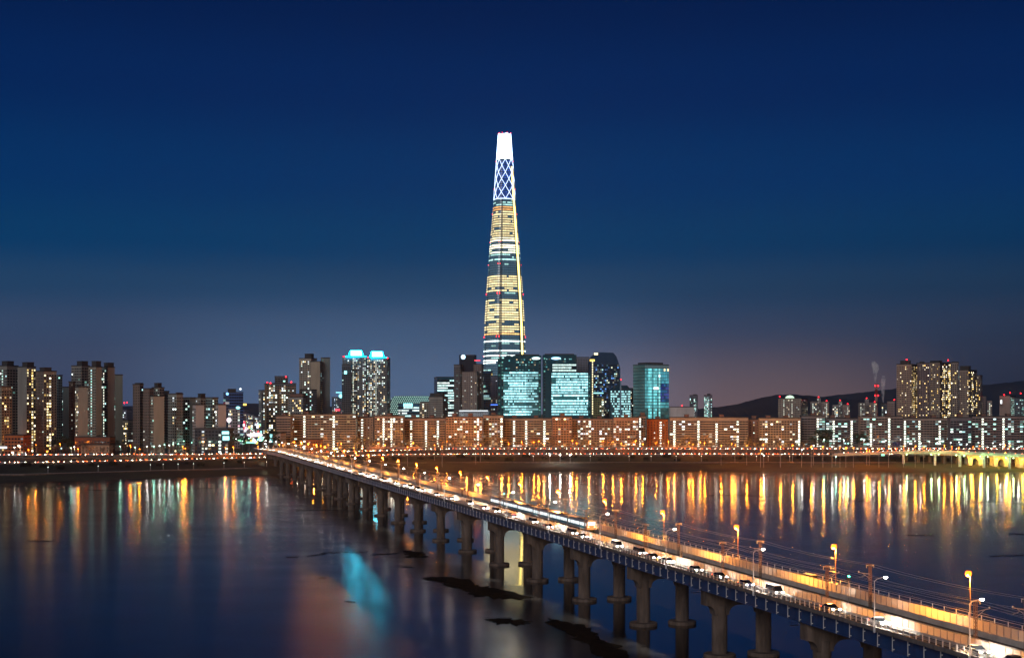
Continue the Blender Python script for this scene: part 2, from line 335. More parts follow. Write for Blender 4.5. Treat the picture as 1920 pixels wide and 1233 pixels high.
t.links.new(b.outputs[0], mxs.inputs[1]); t.links.new(cb_.outputs[0], mxs.inputs[2]); t.links.new(mxs.outputs[0], t.nodes['Material Output'].inputs['Surface'])
tag(grid_mesh('river', [-6000, -1000, -300, 0, 300, 1000, 6000], [60, 300, 600, 900, 1200, 1450], lambda x, y: 0.0, mw), kind='structure')
# dark pressure ridges where ice sheets meet
MUD = pmat('wet_mud', (0.012, 0.011, 0.010), 0.95, var=0.5, scale=0.5, bump=0.8, spec=0.02)
def ridge(x0, y0, x1, y1, n=26, wd=1.3, h=0.16):
    mb = MB(); L = []; 
    for i in range(n + 1):
        f = i / n; px = x0 + (x1 - x0) * f; py = y0 + (y1 - y0) * f + RND.uniform(-0.7, 0.7)
        Y = HC * F / (py - HY); X = mx(px, Y); a = wd * RND.uniform(0.25, 1.6) * (0.3 + min(1, 5 * f, 5 * (1 - f)))
        L.append((X, Y, a, h * RND.uniform(0.5, 1.3)))
    for (X, Y, a, q), (X2, Y2, a2, q2) in zip(L, L[1:]):
        mb.face([(X, Y - a, -0.02), (X2, Y2 - a2, -0.02), (X2, Y2, q2), (X, Y, q)]); mb.face([(X, Y, q), (X2, Y2, q2), (X2, Y2 + a2, -0.02), (X, Y + a, -0.02)])
    tag(mb.build('ice_ridge', MUD), kind='structure')
for a in [(0, 911, 160, 914), (90, 916, 300, 921), (300, 918, 520, 909), (1060, 907, 1240, 912), (1330, 928, 1460, 930), (1560, 937, 1660, 939), (1780, 938, 1920, 944),
          (1700, 1002, 1752, 1003), (1890, 1000, 1925, 1001), (600, 1036, 690, 1034), (690, 1040, 745, 1037), (535, 1044, 560, 1044), (575, 1042, 612, 1038), (750, 1062, 776, 1063),
          (50, 1013, 100, 1014), (596, 1083, 612, 1083), (645, 1127, 668, 1128), (553, 957, 650, 955), (1855, 1042, 1925, 1040), (1060, 902, 1100, 901)]:
    ridge(*a)
# mud shoals that have silted up round the piers
def shoal(pts, h):
    mb = MB(); W = []
    for px, py in pts:
        Y = HC * F / (py - HY); W.append((mx(px, Y), Y))
    P = []
    for (xa, ya), (xb, yb) in zip(W, W[1:] + W[:1]):
        for k in range(14):
            f = k / 14; P.append((xa + (xb - xa) * f + RND.gauss(0, 1.3), ya + (yb - ya) * f + RND.gauss(0, 2.2)))
    cx = sum(p[0] for p in P) / len(P); cy_ = sum(p[1] for p in P) / len(P)
    rings = [(1.0, -0.1), (0.93, h * 0.5), (0.7, h), (0.35, h * 1.15)]
    R = [[(cx + (x - cx) * s, cy_ + (y - cy_) * s, z + (RND.uniform(-0.08, 0.1) if z > 0 else 0)) for x, y in P] for s, z in rings]
    for r0, r1_ in zip(R, R[1:]):
        for i in range(len(P)):
            j = (i + 1) % len(P); mb.face([r0[i], r0[j], r1_[j], r1_[i]])
    mb.face(R[-1]); tag(mb.build('shoal', MUD), kind='structure')
shoal([(800, 1083), (850, 1082), (900, 1098), (960, 1112), (985, 1121), (950, 1122), (890, 1113), (840, 1098)], 0.25)
shoal([(1030, 1160), (1070, 1166), (1120, 1192), (1170, 1222), (1185, 1245), (1145, 1245), (1100, 1208), (1065, 1184)], 0.25)
shoal([(915, 1161), (960, 1159), (990, 1165), (980, 1169), (935, 1167)], 0.15)
shoal([(760, 1031), (790, 1035), (798, 1044), (765, 1045)], 0.15)
# hills
HILL = pmat('hazy_hill_forest', (0.022, 0.034, 0.060), 0.95, var=0.35, scale=0.004)  # bluish haze tint is put into the forest colour
def ridge_hill(pts, Y, back=1800):
    mb = MB(); xs = np.linspace(pts[0][0], pts[-1][0], 160); tops = np.interp(xs, [p[0] for p in pts], [p[1] for p in pts])
    rr = random.Random(int(Y)); ph = [(rr.uniform(0.02, 0.35), rr.uniform(0, 6.3)) for _ in range(9)]
    rows = []
    for k, (f, yy) in enumerate(((0, -500), (0.45, -260), (0.8, -90), (1.0, 0), (0.6, 500), (0, back))):
        row = []
        for x, tp in zip(xs, tops):
            n = sum(math.sin(a * x + p + 2.1 * k) for a, p in ph) / 9 * 2.2 + rr.uniform(-0.5, 0.5)
            z = max(0, mz(tp - n * (0.6 if f == 1 else 1.2), Y)) * f + (2 if f == 0 else 0)
            row.append((mx(x, Y), Y + yy, z + 6))
        rows.append(row)
    for r0, r1_ in zip(rows, rows[1:]):
        for i in range(len(xs) - 1): mb.face([r0[i], r0[i + 1], r1_[i + 1], r1_[i]])
    tag(mb.build('hills', HILL, smooth=True), kind='structure')
ridge_hill([(1270, 774), (1340, 766), (1375, 762), (1420, 750), (1455, 743), (1480, 742), (1530, 745), (1600, 752), (1700, 760)], 5200)
ridge_hill([(1480, 762), (1530, 747), (1590, 740), (1640, 735), (1700, 728), (1760, 724), (1840, 724), (1880, 720), (1925, 715), (2000, 708), (2200, 716), (2400, 740)], 7500)
ridge_hill([(-500, 758), (-200, 752), (100, 760), (250, 763), (360, 760), (450, 757), (520, 760), (700, 766), (800, 770)], 9000)
# ---------------------------------------------------------------- roads on the far bank
def ribbon(name, pts, width, m, h0=None, mark=None):
    """road body along pts (x, y, z): top, and sides down to h0 below"""
    mb = MB(); Lp = []
    for i, p in enumerate(pts):
        a = Vector(pts[max(0, i - 1)][:2]); c = Vector(pts[min(len(pts) - 1, i + 1)][:2]); d = (c - a).normalized(); nn = Vector((-d.y, d.x))
        Lp.append((Vector(p[:2]) + nn * width / 2, Vector(p[:2]) - nn * width / 2, p[2]))
    h0 = h0 or 1.5
    for (l0, r0, z0), (l1, r1_, z1) in zip(Lp, Lp[1:]):
        mb.face([(*r0, z0), (*r1_, z1), (*l1, z1), (*l0, z0)]); 
        mb.face([(*r0, z0 - h0), (*r1_, z1 - h0), (*r1_, z1), (*r0, z0)]); mb.face([(*l1, z1 - h0), (*l0, z0 - h0), (*l0, z0), (*l1, z1)])
    mb.m = [0, 1, 1] * (len(mb.f) // 3)
    o = tag(mb.build(name, [m, CONC]), kind='structure')
    return o
def curve_pts(f, x0, x1, n=40): return [(x0 + (x1 - x0) * i / n, *f(x0 + (x1 - x0) * i / n)) for i in range(n + 1)]
def hw_low(X): return (shore(X) + 106.0, 12.15 if X > -120 else 11.6)
def hw_up(X): return (float(np.interp(X, [-800, -420, -250, -60, 500, 800], [1300, 1335, 1350, 1452, 1452, 1440])), float(np.interp(X, [-800, -250, -60, 800], [14.0, 14.0, 16.2, 16.2])))
ribbon('highway', curve_pts(hw_low, -760, 760), 13.0, ASPH, 3.0)
ribbon('highway', curve_pts(hw_up, -760, 760), 13.0, ASPH, 5.0)
ribbon('path', curve_pts(lambda X: (shore(X) + 52, gz(X, shore(X) + 52) + 0.45), -700, -225, 50), 5.0, CONC_L, 1.6)
ribbon('path', curve_pts(lambda X: (shore(X) + 66, gz(X, shore(X) + 66) + 0.5), -150, 620, 50), 3.0, CONC_L, 1.6)
ribbon('street', [(-262, 1462, 12.25), (-300, 1700, 12.25), (-345, 2000, 12.25), (-400, 2450, 12.25), (-520, 3400, 12.25)], 26, ASPH, 1.0)
# dashed paint on the highways
for fn in (hw_low, hw_up):
    mb = MB()
    for k in range(140):
        X = -700 + k * 10.0; Y, z = fn(X); Y2, z2 = fn(X + 3.5)
        mb.face([(X, Y - 0.1, z + 0.01), (X + 3.5, Y2 - 0.1, z2 + 0.01), (X + 3.5, Y2 + 0.1, z2 + 0.01), (X, Y + 0.1, z + 0.01)])
    tag(mb.build('lane_marking', LANEP), kind='structure')

# ================================================================== the railway bridge
PHI = math.asin(0.26246)
def dzs(s):
    a = min(1.0, max(0.0, (s + 160) / 360.0)) * 1.3
    if s > 900: a -= (s - 900) / 220.0 * 3.4
    return a
def bw(w, s, z): return Vector((P0.x + U.x * s + N.x * w, P0.y + U.y * s + N.y * w, z))
S0, S1 = -255.0, 1120.0
bridge = empty('railway_bridge', (P0.x, P0.y, 0), 'long road and railway bridge on twin round piers with blue girders crossing the river', 'bridge', rz=PHI)
ss = [S0 + 5] + [k * 50.0 for k in range(-4, 20)] + [1000.0, 1050.0, S1]
ss = sorted(set(ss))
def span(name, m, x0, x1, z0, z1, s_list=ss, gap=0.0, parent=bridge):
    for a, c in zip(s_list, s_list[1:]):
        mb = MB(); da, dc = dzs(a), dzs(c); a2, c2 = a + gap, c - gap
        mb.hexa([(x0, a2, z0 + da), (x1, a2, z0 + da), (x1, c2, z0 + dc), (x0, c2, z0 + dc), (x0, a2, z1 + da), (x1, a2, z1 + da), (x1, c2, z1 + dc), (x0, c2, z1 + dc)])
        mb.build(name, m, parent)
span('fascia', CONC_D, -6.0, -5.6, 18.2, 18.95, gap=0.06)
span('fascia', CONC_D, 15.6, 16.0, 18.2, 18.95, gap=0.06)
span('road_slab', ASPH, -5.6, -1.35, 18.1, 18.5, gap=0.0)
span('road_slab', ASPH, 9.65, 15.6, 18.1, 18.5, gap=0.0)
span('kerb', CONC_L, -5.58, -4.7, 18.5, 18.68, gap=0.05)
span('kerb', CONC_L, 14.7, 15.58, 18.5, 18.68, gap=0.05)
span('track_bed', BALL, -1.05, 9.35, 17.5, 17.95, gap=0.0)
span('panel_base', CONC_L, -1.35, -1.05, 17.9, 19.0, gap=0.03)
span('panel_base', CONC_L, 9.35, 9.65, 17.9, 19.0, gap=0.03)
for x in (-4.55, 14.35): span('girder', BLUE, x, x + 0.35, 15.35, 18.1, gap=0.12)
for x in (0.8, 8.9): span('girder', BLUE, x, x + 0.4, 15.35, 17.5, gap=0.12)
for x in (-4.75, 14.15): span('girder_flange', BLUE, x, x + 0.75, 15.2, 15.35, gap=0.14)
for x in (1.3, 2.75, 5.6, 7.05): span('rail', STEEL, x - 0.04, x + 0.04, 18.08, 18.24, gap=0.01)
span('lane_line', LANEP, -4.62, -4.5, 18.504, 18.512, gap=0.2); span('lane_line', LANEP, 9.9, 10.02, 18.504, 18.512, gap=0.2)
# sleepers: joined, each only a few pixels across
mb = MB()
for k in range(int((1050 - S0) / 1.2)):
    s = S0 + 6 + k * 1.2; z = 17.95 + dzs(s)
    for x in (2.02, 6.32): mb.box(x - 1.3, x + 1.3, s - 0.13, s + 0.13, z, z + 0.13)
mb.build('sleepers', CONC, bridge, kind='stuff')
# piers
for k in range(-5, 20):
    s = 50.0 * k; zt = 15.2 + dzs(s)
    if s > 960: continue
    base = -3.0
    for w in (0.0, 11.0):
        mb = MB(); mb.lathe((w, s, 0), [(1.8, base), (1.8, 11.5 + dzs(s))], 24); c = mb.build('pier_column', CONC, bridge, smooth=False)
        mb = MB(); mb.lathe((w, s, 0), [(3.5, -0.55), (3.72, -0.45), (3.72, 0.72), (3.6, 0.85), (1.7, 0.9)], 28)
        mb.build('pier_collar', CONC, c)
    # crosshead with arched soffit
    poly = []; zb_, r = 11.1 + dzs(s), 2.2
    poly += [(-4.0, zt), (-4.0, zb_ + 0.6)]
    for i in range(7):
        t_ = i / 6 * math.pi / 2; poly.append((-1.7 - 2.0 + 2.0 * math.sin(t_), zb_ + 0.6 - 2.0 + 2.0 * math.cos(t_)))
    poly += [(-1.7, zb_ - 1.6), (1.7, zb_ - 1.6)]
    for i in range(7):
        t_ = i / 6 * math.pi / 2; poly.append((1.7 + r - r * math.cos(t_), zb_ - r + 0.6 + r * math.sin(t_)))
    for i in range(7):
        t_ = i / 6 * math.pi / 2; poly.append((9.3 - r + r * math.sin(t_), zb_ - r + 0.6 + r * math.cos(t_)))
    poly += [(9.3, zb_ - 1.6), (12.7, zb_ - 1.6)]
    for i in range(7):
        t_ = i / 6 * math.pi / 2; poly.append((12.7 + 2.0 - 2.0 * math.cos(t_), zb_ + 0.6 - 2.0 + 2.0 * math.sin(t_)))
    poly += [(15.0, zb_ + 0.6), (15.0, zt)]
    # split into quads: simple fan strips from the top edge
    mb = MB(); poly2 = poly[1:-1]
    for (xa, za), (xb, zb2) in zip(poly2, poly2[1:]):
        if abs(xb - xa) < 1e-4: 
            mb.face([(xa, s - 1.55, za), (xa, s - 1.55, zb2), (xa, s + 1.55, zb2), (xa, s + 1.55, za)]); continue
        mb.hexa([(xa, s - 1.55, za), (xb, s - 1.55, zb2), (xb, s + 1.55, zb2), (xa, s + 1.55, za), (xa, s - 1.55, zt), (xb, s - 1.55, zt), (xb, s + 1.55, zt), (xa, s + 1.55, zt)])
    mb.build('crosshead', CONC, bridge)
    for w in (-4.4, 1.0, 9.1, 14.5):
        mb = MB(); mb.box(w - 0.5, w + 0.5, s - 0.7, s + 0.7, zt, zt + 0.12); mb.build('bearing', DARK, bridge)
    # inspection walkway hung beside the crosshead
    mb = MB()
    mb.box(-5.9, -4.1, s + 1.7, s + 2.5, zt - 0.9, zt - 0.84)
    for q in np.linspace(-5.9, -4.1, 4): mb.tube((q, s + 2.5, zt - 0.9), (q, s + 2.5, zt + 0.2), 0.03, n=4)
    mb.tube((-5.9, s + 2.5, zt + 0.2), (-4.1, s + 2.5, zt + 0.2), 0.03, n=4); mb.tube((-5.9, s + 2.5, zt - 0.35), (-4.1, s + 2.5, zt - 0.35), 0.03, n=4)
    mb.build('inspection_walkway', DARK, bridge)
# abutment on the far bank
mb = MB(); mb.box(-5.4, 15.4, 985, S1, 8.0, 15.4); mb.build('abutment', CONC, bridge)
mb = MB(); mb.box(-6, 16, S0 - 30, S0 + 5, 2, 18.1); mb.build('abutment', CONC, bridge)
# white stiffeners on the blue girder
def copies(name, me, spots, limit=300, parent=bridge, mats=None, mbf=None):
    """spots nearest first; the first ones are objects of their own, the rest one joined part"""
    for s, z in spots[:limit]: link(name, me, parent, (0, s, z))
    if len(spots) > limit:
        mb = MB()
        for s, z in spots[limit:]:
            n = len(mb.v); mb.v += [(x, y + s, q + z) for x, y, q in mbf.v]; mb.f += [[i + n for i in f_] for f_ in mbf.f]
        mb.m = [0] * len(mb.f); mb.c = [(0, 0, 0)] * len(mb.f); mb.build(name + '_far', mats, parent, kind='stuff')
def series(x0, x1, step): return [(x0 + step * k, dzs(x0 + step * k)) for k in range(int((x1 - x0) / step))]
mb = MB(); mb.box(-5.0, -4.88, -0.06, 0.06, 15.36, 18.12); mb.box(-4.9, -4.55, -0.03, 0.03, 17.2, 17.4); mb.box(-4.9, -4.55, -0.03, 0.03, 15.6, 15.8)
copies('girder_stiffener', mb.mesh('girder_stiffener', WHITEP), series(-250, 985, 5.0), 300, mats=WHITEP, mbf=mb)
# railing on the left edge
mb = MB(); mb.box(-5.86, -5.74, -0.08, 0.08, 18.95, 20.1)
copies('railing_post', mb.mesh('railing_post', WHITEP), series(-250, 1100, 2.0), 300, mats=WHITEP, mbf=mb)
for z in (19.25, 19.6, 20.0): span('railing_rail', STEEL, -5.83, -5.77, z, z + 0.07, gap=0.02)
span('guard_rail', STEEL, -4.72, -4.62, 18.95, 19.25, gap=0.02)
mb = MB(); mb.box(-4.74, -4.6, -0.05, 0.05, 18.5, 19.2)
copies('guard_post', mb.mesh('guard_post', STEEL), series(-250, 1100, 4.0), 300, mats=STEEL, mbf=mb)
for z in (19.4, 20.0): span('railing_rail', STEEL, 15.75, 15.83, z, z + 0.07, gap=0.02)
mb = MB(); mb.box(15.74, 15.86, -0.06, 0.06, 18.95, 20.1)
copies('railing_post', mb.mesh('railing_post', WHITEP), series(-250, 1100, 4.0), 150, mats=WHITEP, mbf=mb)
# frosted noise panels either side of the tracks, each in a post frame
for xw, top in ((-1.2, 20.4), (9.5, 20.75)):
    mb = MB(); mb.face([(xw, 1.95, 19.02), (xw, 0.05, 19.02), (xw, 0.05, top), (xw, 1.95, top)])
    copies('noise_panel', mb.mesh('noise_panel', PANEL), series(-250, 1080, 2.0), 300, mats=PANEL, mbf=mb)
    mb = MB(); mb.box(xw - 0.07, xw + 0.07, -0.045, 0.045, 19.0, top + 0.05)
    copies('panel_post', mb.mesh('panel_post', STEEL), series(-250, 1082, 2.0), 300, mats=STEEL, mbf=mb)
    span('panel_cap', STEEL, xw - 0.06, xw + 0.06, top + 0.05, top + 0.11, gap=0.0)
# ---------------------------------------------------------------- lamps on the bridge
def tmpl(*parts): return parts          # (name, mesh, [(sub name, mesh)])
def spawn(name, parts, loc, rz, label, cat, group, sz=None):
    r = empty(name, loc, label, cat, group, rz)
    for p in parts:
        o = link(p[0], p[1], r, scale=(1, 1, sz) if (sz and p[0] == 'pole') else None)
        if sz and p[0] != 'pole': o.location = (0, 0, 10.0 * (sz - 1))
        for q in (p[2] if len(p) > 2 else []):
            g = link(q[0], q[1], o)
            if len(q) > 2: g.location = q[2]
            if len(q) > 3: g.rotation_euler = q[3]
    return r
def lens(cx, cy_, z, rx, ry, rz_, m, name='lamp_glass'):
    mb = MB(); n = 10; rows = 5
    for j in range(rows):
        for i in range(n):
            def P(a, c): 
                th = math.pi * c / rows - math.pi / 2; ph = 2 * math.pi * a / n
                return (cx + rx * math.cos(th) * math.cos(ph), cy_ + ry * math.cos(th) * math.sin(ph), z + rz_ * math.sin(th))
            q = [P(i, j), P(i + 1, j), P(i + 1, j + 1), P(i, j + 1)]
            if j == 0: q = [q[0], q[2], q[3]]
            elif j == rows - 1: q = q[:3]
            mb.face(q)
    return mb.mesh(name, m, smooth=True)
# sodium lamp: tall pole, short arm towards the road (local +x) and a fat drop lens
p_ = MB(); p_.tube((0, 0, 0), (0, 0, 8.6), 0.11, 0.07, 8); p_.lathe((0, 0, 0), [(0.22, 0), (0.22, 0.5), (0.12, 0.6)], 8)
a_ = MB(); a_.tube((0, 0, 8.4), (-0.3, 0, 8.75), 0.06, 0.05, 6)
h_ = MB(); h_.lathe((-0.4, 0, 9.42), [(0.30, 0), (0.22, 0.10), (0.08, 0.18)], 12)
SOD = tmpl(('pole', p_.mesh('pole', RUST)), ('arm', a_.mesh('arm', RUST)), ('lamp_head', h_.mesh('lamp_head', DARK), [('lamp_glass', lens(-0.4, 0, 8.98, 0.6, 0.6, 0.56, E_OR)), ('bulb', P_OR, (-0.75, 0, 8.05))]))
for k in range(-5, 22):
    s = -126 + 50.8 * k
    if not (-250 < s < 1110): continue
    L = bw(16.15, s, 18.6 + dzs(s) - 0.5)
    spawn('street_lamp', SOD, L, PHI, 'orange sodium lamp on a tall pole on the bridge edge beyond the orange-lit lane', 'street lamp', 'orange lamps on the bridge')
# white lamp: pole bolted to the fascia, arm over the near lane
p_ = MB(); p_.tube((0, 0, -0.9), (0, 0, 8.1), 0.10, 0.06, 8); p_.box(-0.16, 0.3, -0.16, 0.16, -0.8, 0.1)
a_ = MB(); a_.tube((0, 0, 8.05), (0.5, 0, 8.45), 0.05, 0.05, 6); a_.tube((0.5, 0, 8.45), (1.9, 0, 8.75), 0.05, 0.04, 6)
h_ = MB(); h_.lathe((2.2, 0, 8.78), [(0.30, 0), (0.26, 0.09), (0.1, 0.16)], 12)
WHI = tmpl(('pole', p_.mesh('pole', WHITEP)), ('arm', a_.mesh('arm', WHITEP)), ('lamp_head', h_.mesh('lamp_head', WHITEP), [('lamp_glass', lens(2.2, 0, 8.7, 0.33, 0.33, 0.24, E_WH)), ('bulb', P_WH, (2.2, 0, 8.1), (0, math.radians(-10), 0))]))
wl = [-160.0 + 26] + [-32 + 49.5 * k for k in range(-2, 24)]
for s in [-160.0] + wl[1:]:
    if not (-245 < s < 1090): continue
    spawn('street_lamp', WHI, bw(-6.12, s, 18.9 + dzs(s)), PHI, 'white lamp with a bent arm bolted to the bridge edge above the blue girder', 'street lamp', 'white lamps on the bridge')
# ---------------------------------------------------------------- catenary masts, wires, signals
def lattice(mb, x, y, z0, z1, hw=0.2):
    for sx in (-1, 1):
        for sy in (-1, 1): mb.box(x + sx * hw - 0.035, x + sx * hw + 0.035, y + sy * hw - 0.035, y + sy * hw + 0.035, z0, z1)
    n = int((z1 - z0) / 0.55)
    for i in range(n):
        a, c = z0 + (z1 - z0) * i / n, z0 + (z1 - z0) * (i + 1) / n; f = 1 if i % 2 else -1
        for sg in (-1, 1):
            mb.tube((x - hw * f, y + sg * hw, a), (x + hw * f, y + sg * hw, c), 0.025, n=3, caps=False)
            mb.tube((x + sg * hw, y - hw * f, a), (x + sg * hw, y + hw * f, c), 0.025, n=3, caps=False)
def mast(sgn):
    a = MB(); lattice(a, 0, 0, 0, 8.6)
    c = MB(); c.box(-0.85, 0.85, -0.06, 0.06, 8.25, 8.4)
    for x in (-0.8, 0.8): c.box(x - 0.05, x + 0.05, -0.05, 0.05, 7.8, 8.3)
    d = MB(); d.tube((0, 0, 6.6), (sgn * 2.6, 0, 7.0), 0.05, n=5); d.tube((0, 0, 5.6), (sgn * 1.7, 0, 6.85), 0.05, n=5); d.tube((sgn * 1.2, 0, 6.3), (sgn * 2.5, 0, 5.95), 0.04, n=5)
    i_ = MB(); i_.lathe((sgn * 2.5, 0, 6.95), [(0.05, 0), (0.13, 0.05), (0.13, 0.3), (0.05, 0.35)], 8)
    return tmpl(('mast_post', a.mesh('mast_post', RUST)), ('crossarm', c.mesh('crossarm', STEEL)), ('bracket', d.mesh('bracket', STEEL), [('insulator', i_.mesh('insulator', CONC_L))]))
ML, MR = mast(1), mast(-1)
for k in range(-4, 20):
    s = 50.0 * k - 3.0
    spawn('catenary_mast', ML, bw(-0.5, s, 17.95 + dzs(s)), PHI, 'lattice catenary mast beside the near railway track on the bridge, bracket reaching over it', 'mast', 'catenary masts on the near track side')
    spawn('catenary_mast', MR, bw(8.8, s, 17.95 + dzs(s)), PHI, 'lattice catenary mast beside the far railway track on the bridge, bracket reaching back over it', 'mast', 'catenary masts on the far track side')
def wire(w, z, sag, r, lab):
    mb = MB()
    for k in range(-4, 19):
        a, c = 50.0 * k - 3, 50.0 * k + 47
        pr = None
        for i in range(9):
            f = i / 8; s = a + (c - a) * f; p = bw(w, s, z + dzs(s) - sag * 4 * f * (1 - f))
            if pr is not None: mb.tube(pr, p, r, n=4, caps=False)
            pr = p
    tag(mb.build('overhead_wire', STEEL), lab, 'wire', 'overhead wires')
wire(2.02, 23.9, 0.05, 0.028, 'thin contact wire hanging lowest over the near railway track')
wire(2.02, 25.05, 0.6, 0.028, 'sagging carrier wire above the near railway track')
wire(6.32, 23.9, 0.05, 0.028, 'thin contact wire hanging lowest over the far railway track')
wire(6.32, 25.05, 0.6, 0.028, 'sagging carrier wire above the far railway track')
wire(-1.3, 26.4, 0.5, 0.03, 'feeder cable strung along the near mast tops, outer side')
wire(0.3, 26.4, 0.5, 0.03, 'feeder cable strung along the near mast tops, track side')
wire(8.0, 26.4, 0.5, 0.03, 'feeder cable strung along the far mast tops, track side')
wire(9.6, 26.4, 0.5, 0.03, 'feeder cable strung along the far mast tops, outer side')
E_SIG = emat('signal_green', (0.05, 1.0, 0.55), 30.0, False)
def signal(w, s, lab, lit, back=False, h=4.6):
    r = empty('railway_signal', bw(w, s, 17.95 + dzs(s)), lab, 'signal', None, PHI)
    mb = MB(); mb.tube((0, 0, 0), (0, 0, h), 0.08, n=6); mb.build('pole', STEEL, r)
    mb = MB(); mb.tube((-0.25, 0.12, 0), (-0.25, 0.12, h - 0.7), 0.03, n=4); mb.tube((0.05, 0.12, 0), (0.05, 0.12, h - 0.7), 0.03, n=4)
    for i in range(int(h / 0.4)): mb.tube((-0.25, 0.12, 0.3 + i * 0.35), (0.05, 0.12, 0.3 + i * 0.35), 0.02, n=4)
    mb.build('ladder', STEEL, r)
    mb = MB(); mb.box(-0.34, 0.34, -0.14, 0.14, h - 0.2, h + 1.3); hd = mb.build('signal_head', STEEL if back else DARK, r)
    for i, z in enumerate((0.25, 0.62, 0.99)):
        mb = MB(); mb.lathe((0, -0.2, h - 0.18 + z), [(0.13, -0.13), (0.17, 0), (0.13, 0.13)], 10); mb.build('signal_lens', E_SIG if (lit and i == 2) else DARK, hd)
signal(7.9, -96.0, 'railway signal showing green beside a lattice mast on the bridge', True)
signal(8.4, 22.0, 'unlit grey railway signal standing alone beyond the near tracks, first of a pair', False, True, 3.6)
signal(8.4, 18.5, 'unlit grey railway signal close beside its twin beyond the tracks', False, True, 3.6)
signal(0.2, -26.0, 'short unlit railway signal between the tracks and the near noise panels', False, True, 2.4)
signal(8.4, 175.0, 'railway signal with a green lens far out along the bridge', True)
# ================================================================== buildings
WARM = [(1.0, 0.70, 0.26), (1.0, 0.80, 0.42), (1.0, 0.62, 0.16), (1.0, 0.86, 0.62)]
COOL = [(0.62, 1.0, 0.86), (0.40, 1.0, 0.82), (0.85, 1.0, 0.92), (0.55, 0.95, 1.0)]
MIXD = [(1.0, 0.86, 0.62), (0.9, 1.0, 0.86), (0.75, 1.0, 0.88), (1.0, 0.72, 0.34), (0.8, 0.92, 1.0)]
PALE = [(0.92, 1.0, 0.80), (0.80, 1.0, 0.85), (1.0, 0.97, 0.80)]
STYLES = {   # bay width, floor height, pane width share, pane height share, lit share, palette, brightness, ledge depth, stair columns, strips
    'cool':  dict(bay=3.0, fl=2.9, pw=0.62, ph=0.50, lit=0.12, pal=COOL, br=1.1, ledge=0.28),
    'warm':  dict(bay=2.6, fl=2.9, pw=0.62, ph=0.55, lit=0.22, pal=WARM, br=1.5, ledge=0.28),
    'mixed': dict(bay=2.8, fl=2.9, pw=0.60, ph=0.52, lit=0.16, pal=MIXD, br=1.2, ledge=0.28),
    'dark':  dict(bay=3.2, fl=2.9, pw=0.75, ph=0.60, lit=0.06, pal=COOL, br=0.8, ledge=0.28),
    'few':   dict(bay=2.6, fl=2.9, pw=0.50, ph=0.45, lit=0.05, pal=MIXD, br=0.9, ledge=0.0),
    'tiny':  dict(bay=3.4, fl=2.9, pw=0.34, ph=0.36, lit=0.07, pal=MIXD, br=0.9, ledge=0.0),
    'slab':  dict(bay=3.3, fl=2.72, pw=0.93, ph=0.48, lit=0.07, pal=MIXD, br=1.2, ledge=0.55),
    'slabc': dict(bay=3.0, fl=2.72, pw=0.74, ph=0.55, lit=0.20, pal=MIXD, br=1.3, ledge=0.30),
    'slabg': dict(bay=3.2, fl=2.72, pw=0.92, ph=0.50, lit=0.16, pal=COOL, br=1.0, ledge=0.45),
    'dense': dict(bay=2.3, fl=2.9, pw=0.52, ph=0.5, lit=0.16, pal=WARM, br=1.1, ledge=0.0),
    'office': dict(bay=3.0, fl=4.1, pw=0.93, ph=0.55, lit=0.93, pal=[(0.72, 1.0, 0.95), (0.85, 1.0, 0.95), (0.6, 0.97, 0.95)], br=1.35, ledge=0.0, strip=True),
    'officed': dict(bay=3.0, fl=4.1, pw=0.93, ph=0.60, lit=0.28, pal=COOL, br=0.8, ledge=0.0, strip=True),
    'glass': dict(bay=3.0, fl=4.0, pw=0.95, ph=0.82, lit=0.05, pal=COOL, br=0.35, ledge=0.0, strip=True),
    'lowlit': dict(bay=3.4, fl=3.4, pw=0.7, ph=0.5, lit=0.45, pal=MIXD, br=1.3, ledge=0.3),
    'city':  dict(bay=3.0, fl=3.4, pw=0.6, ph=0.5, lit=0.30, pal=MIXD + [(1.0, 0.5, 0.6), (0.6, 0.8, 1.0)], br=1.0, ledge=0.0),
}
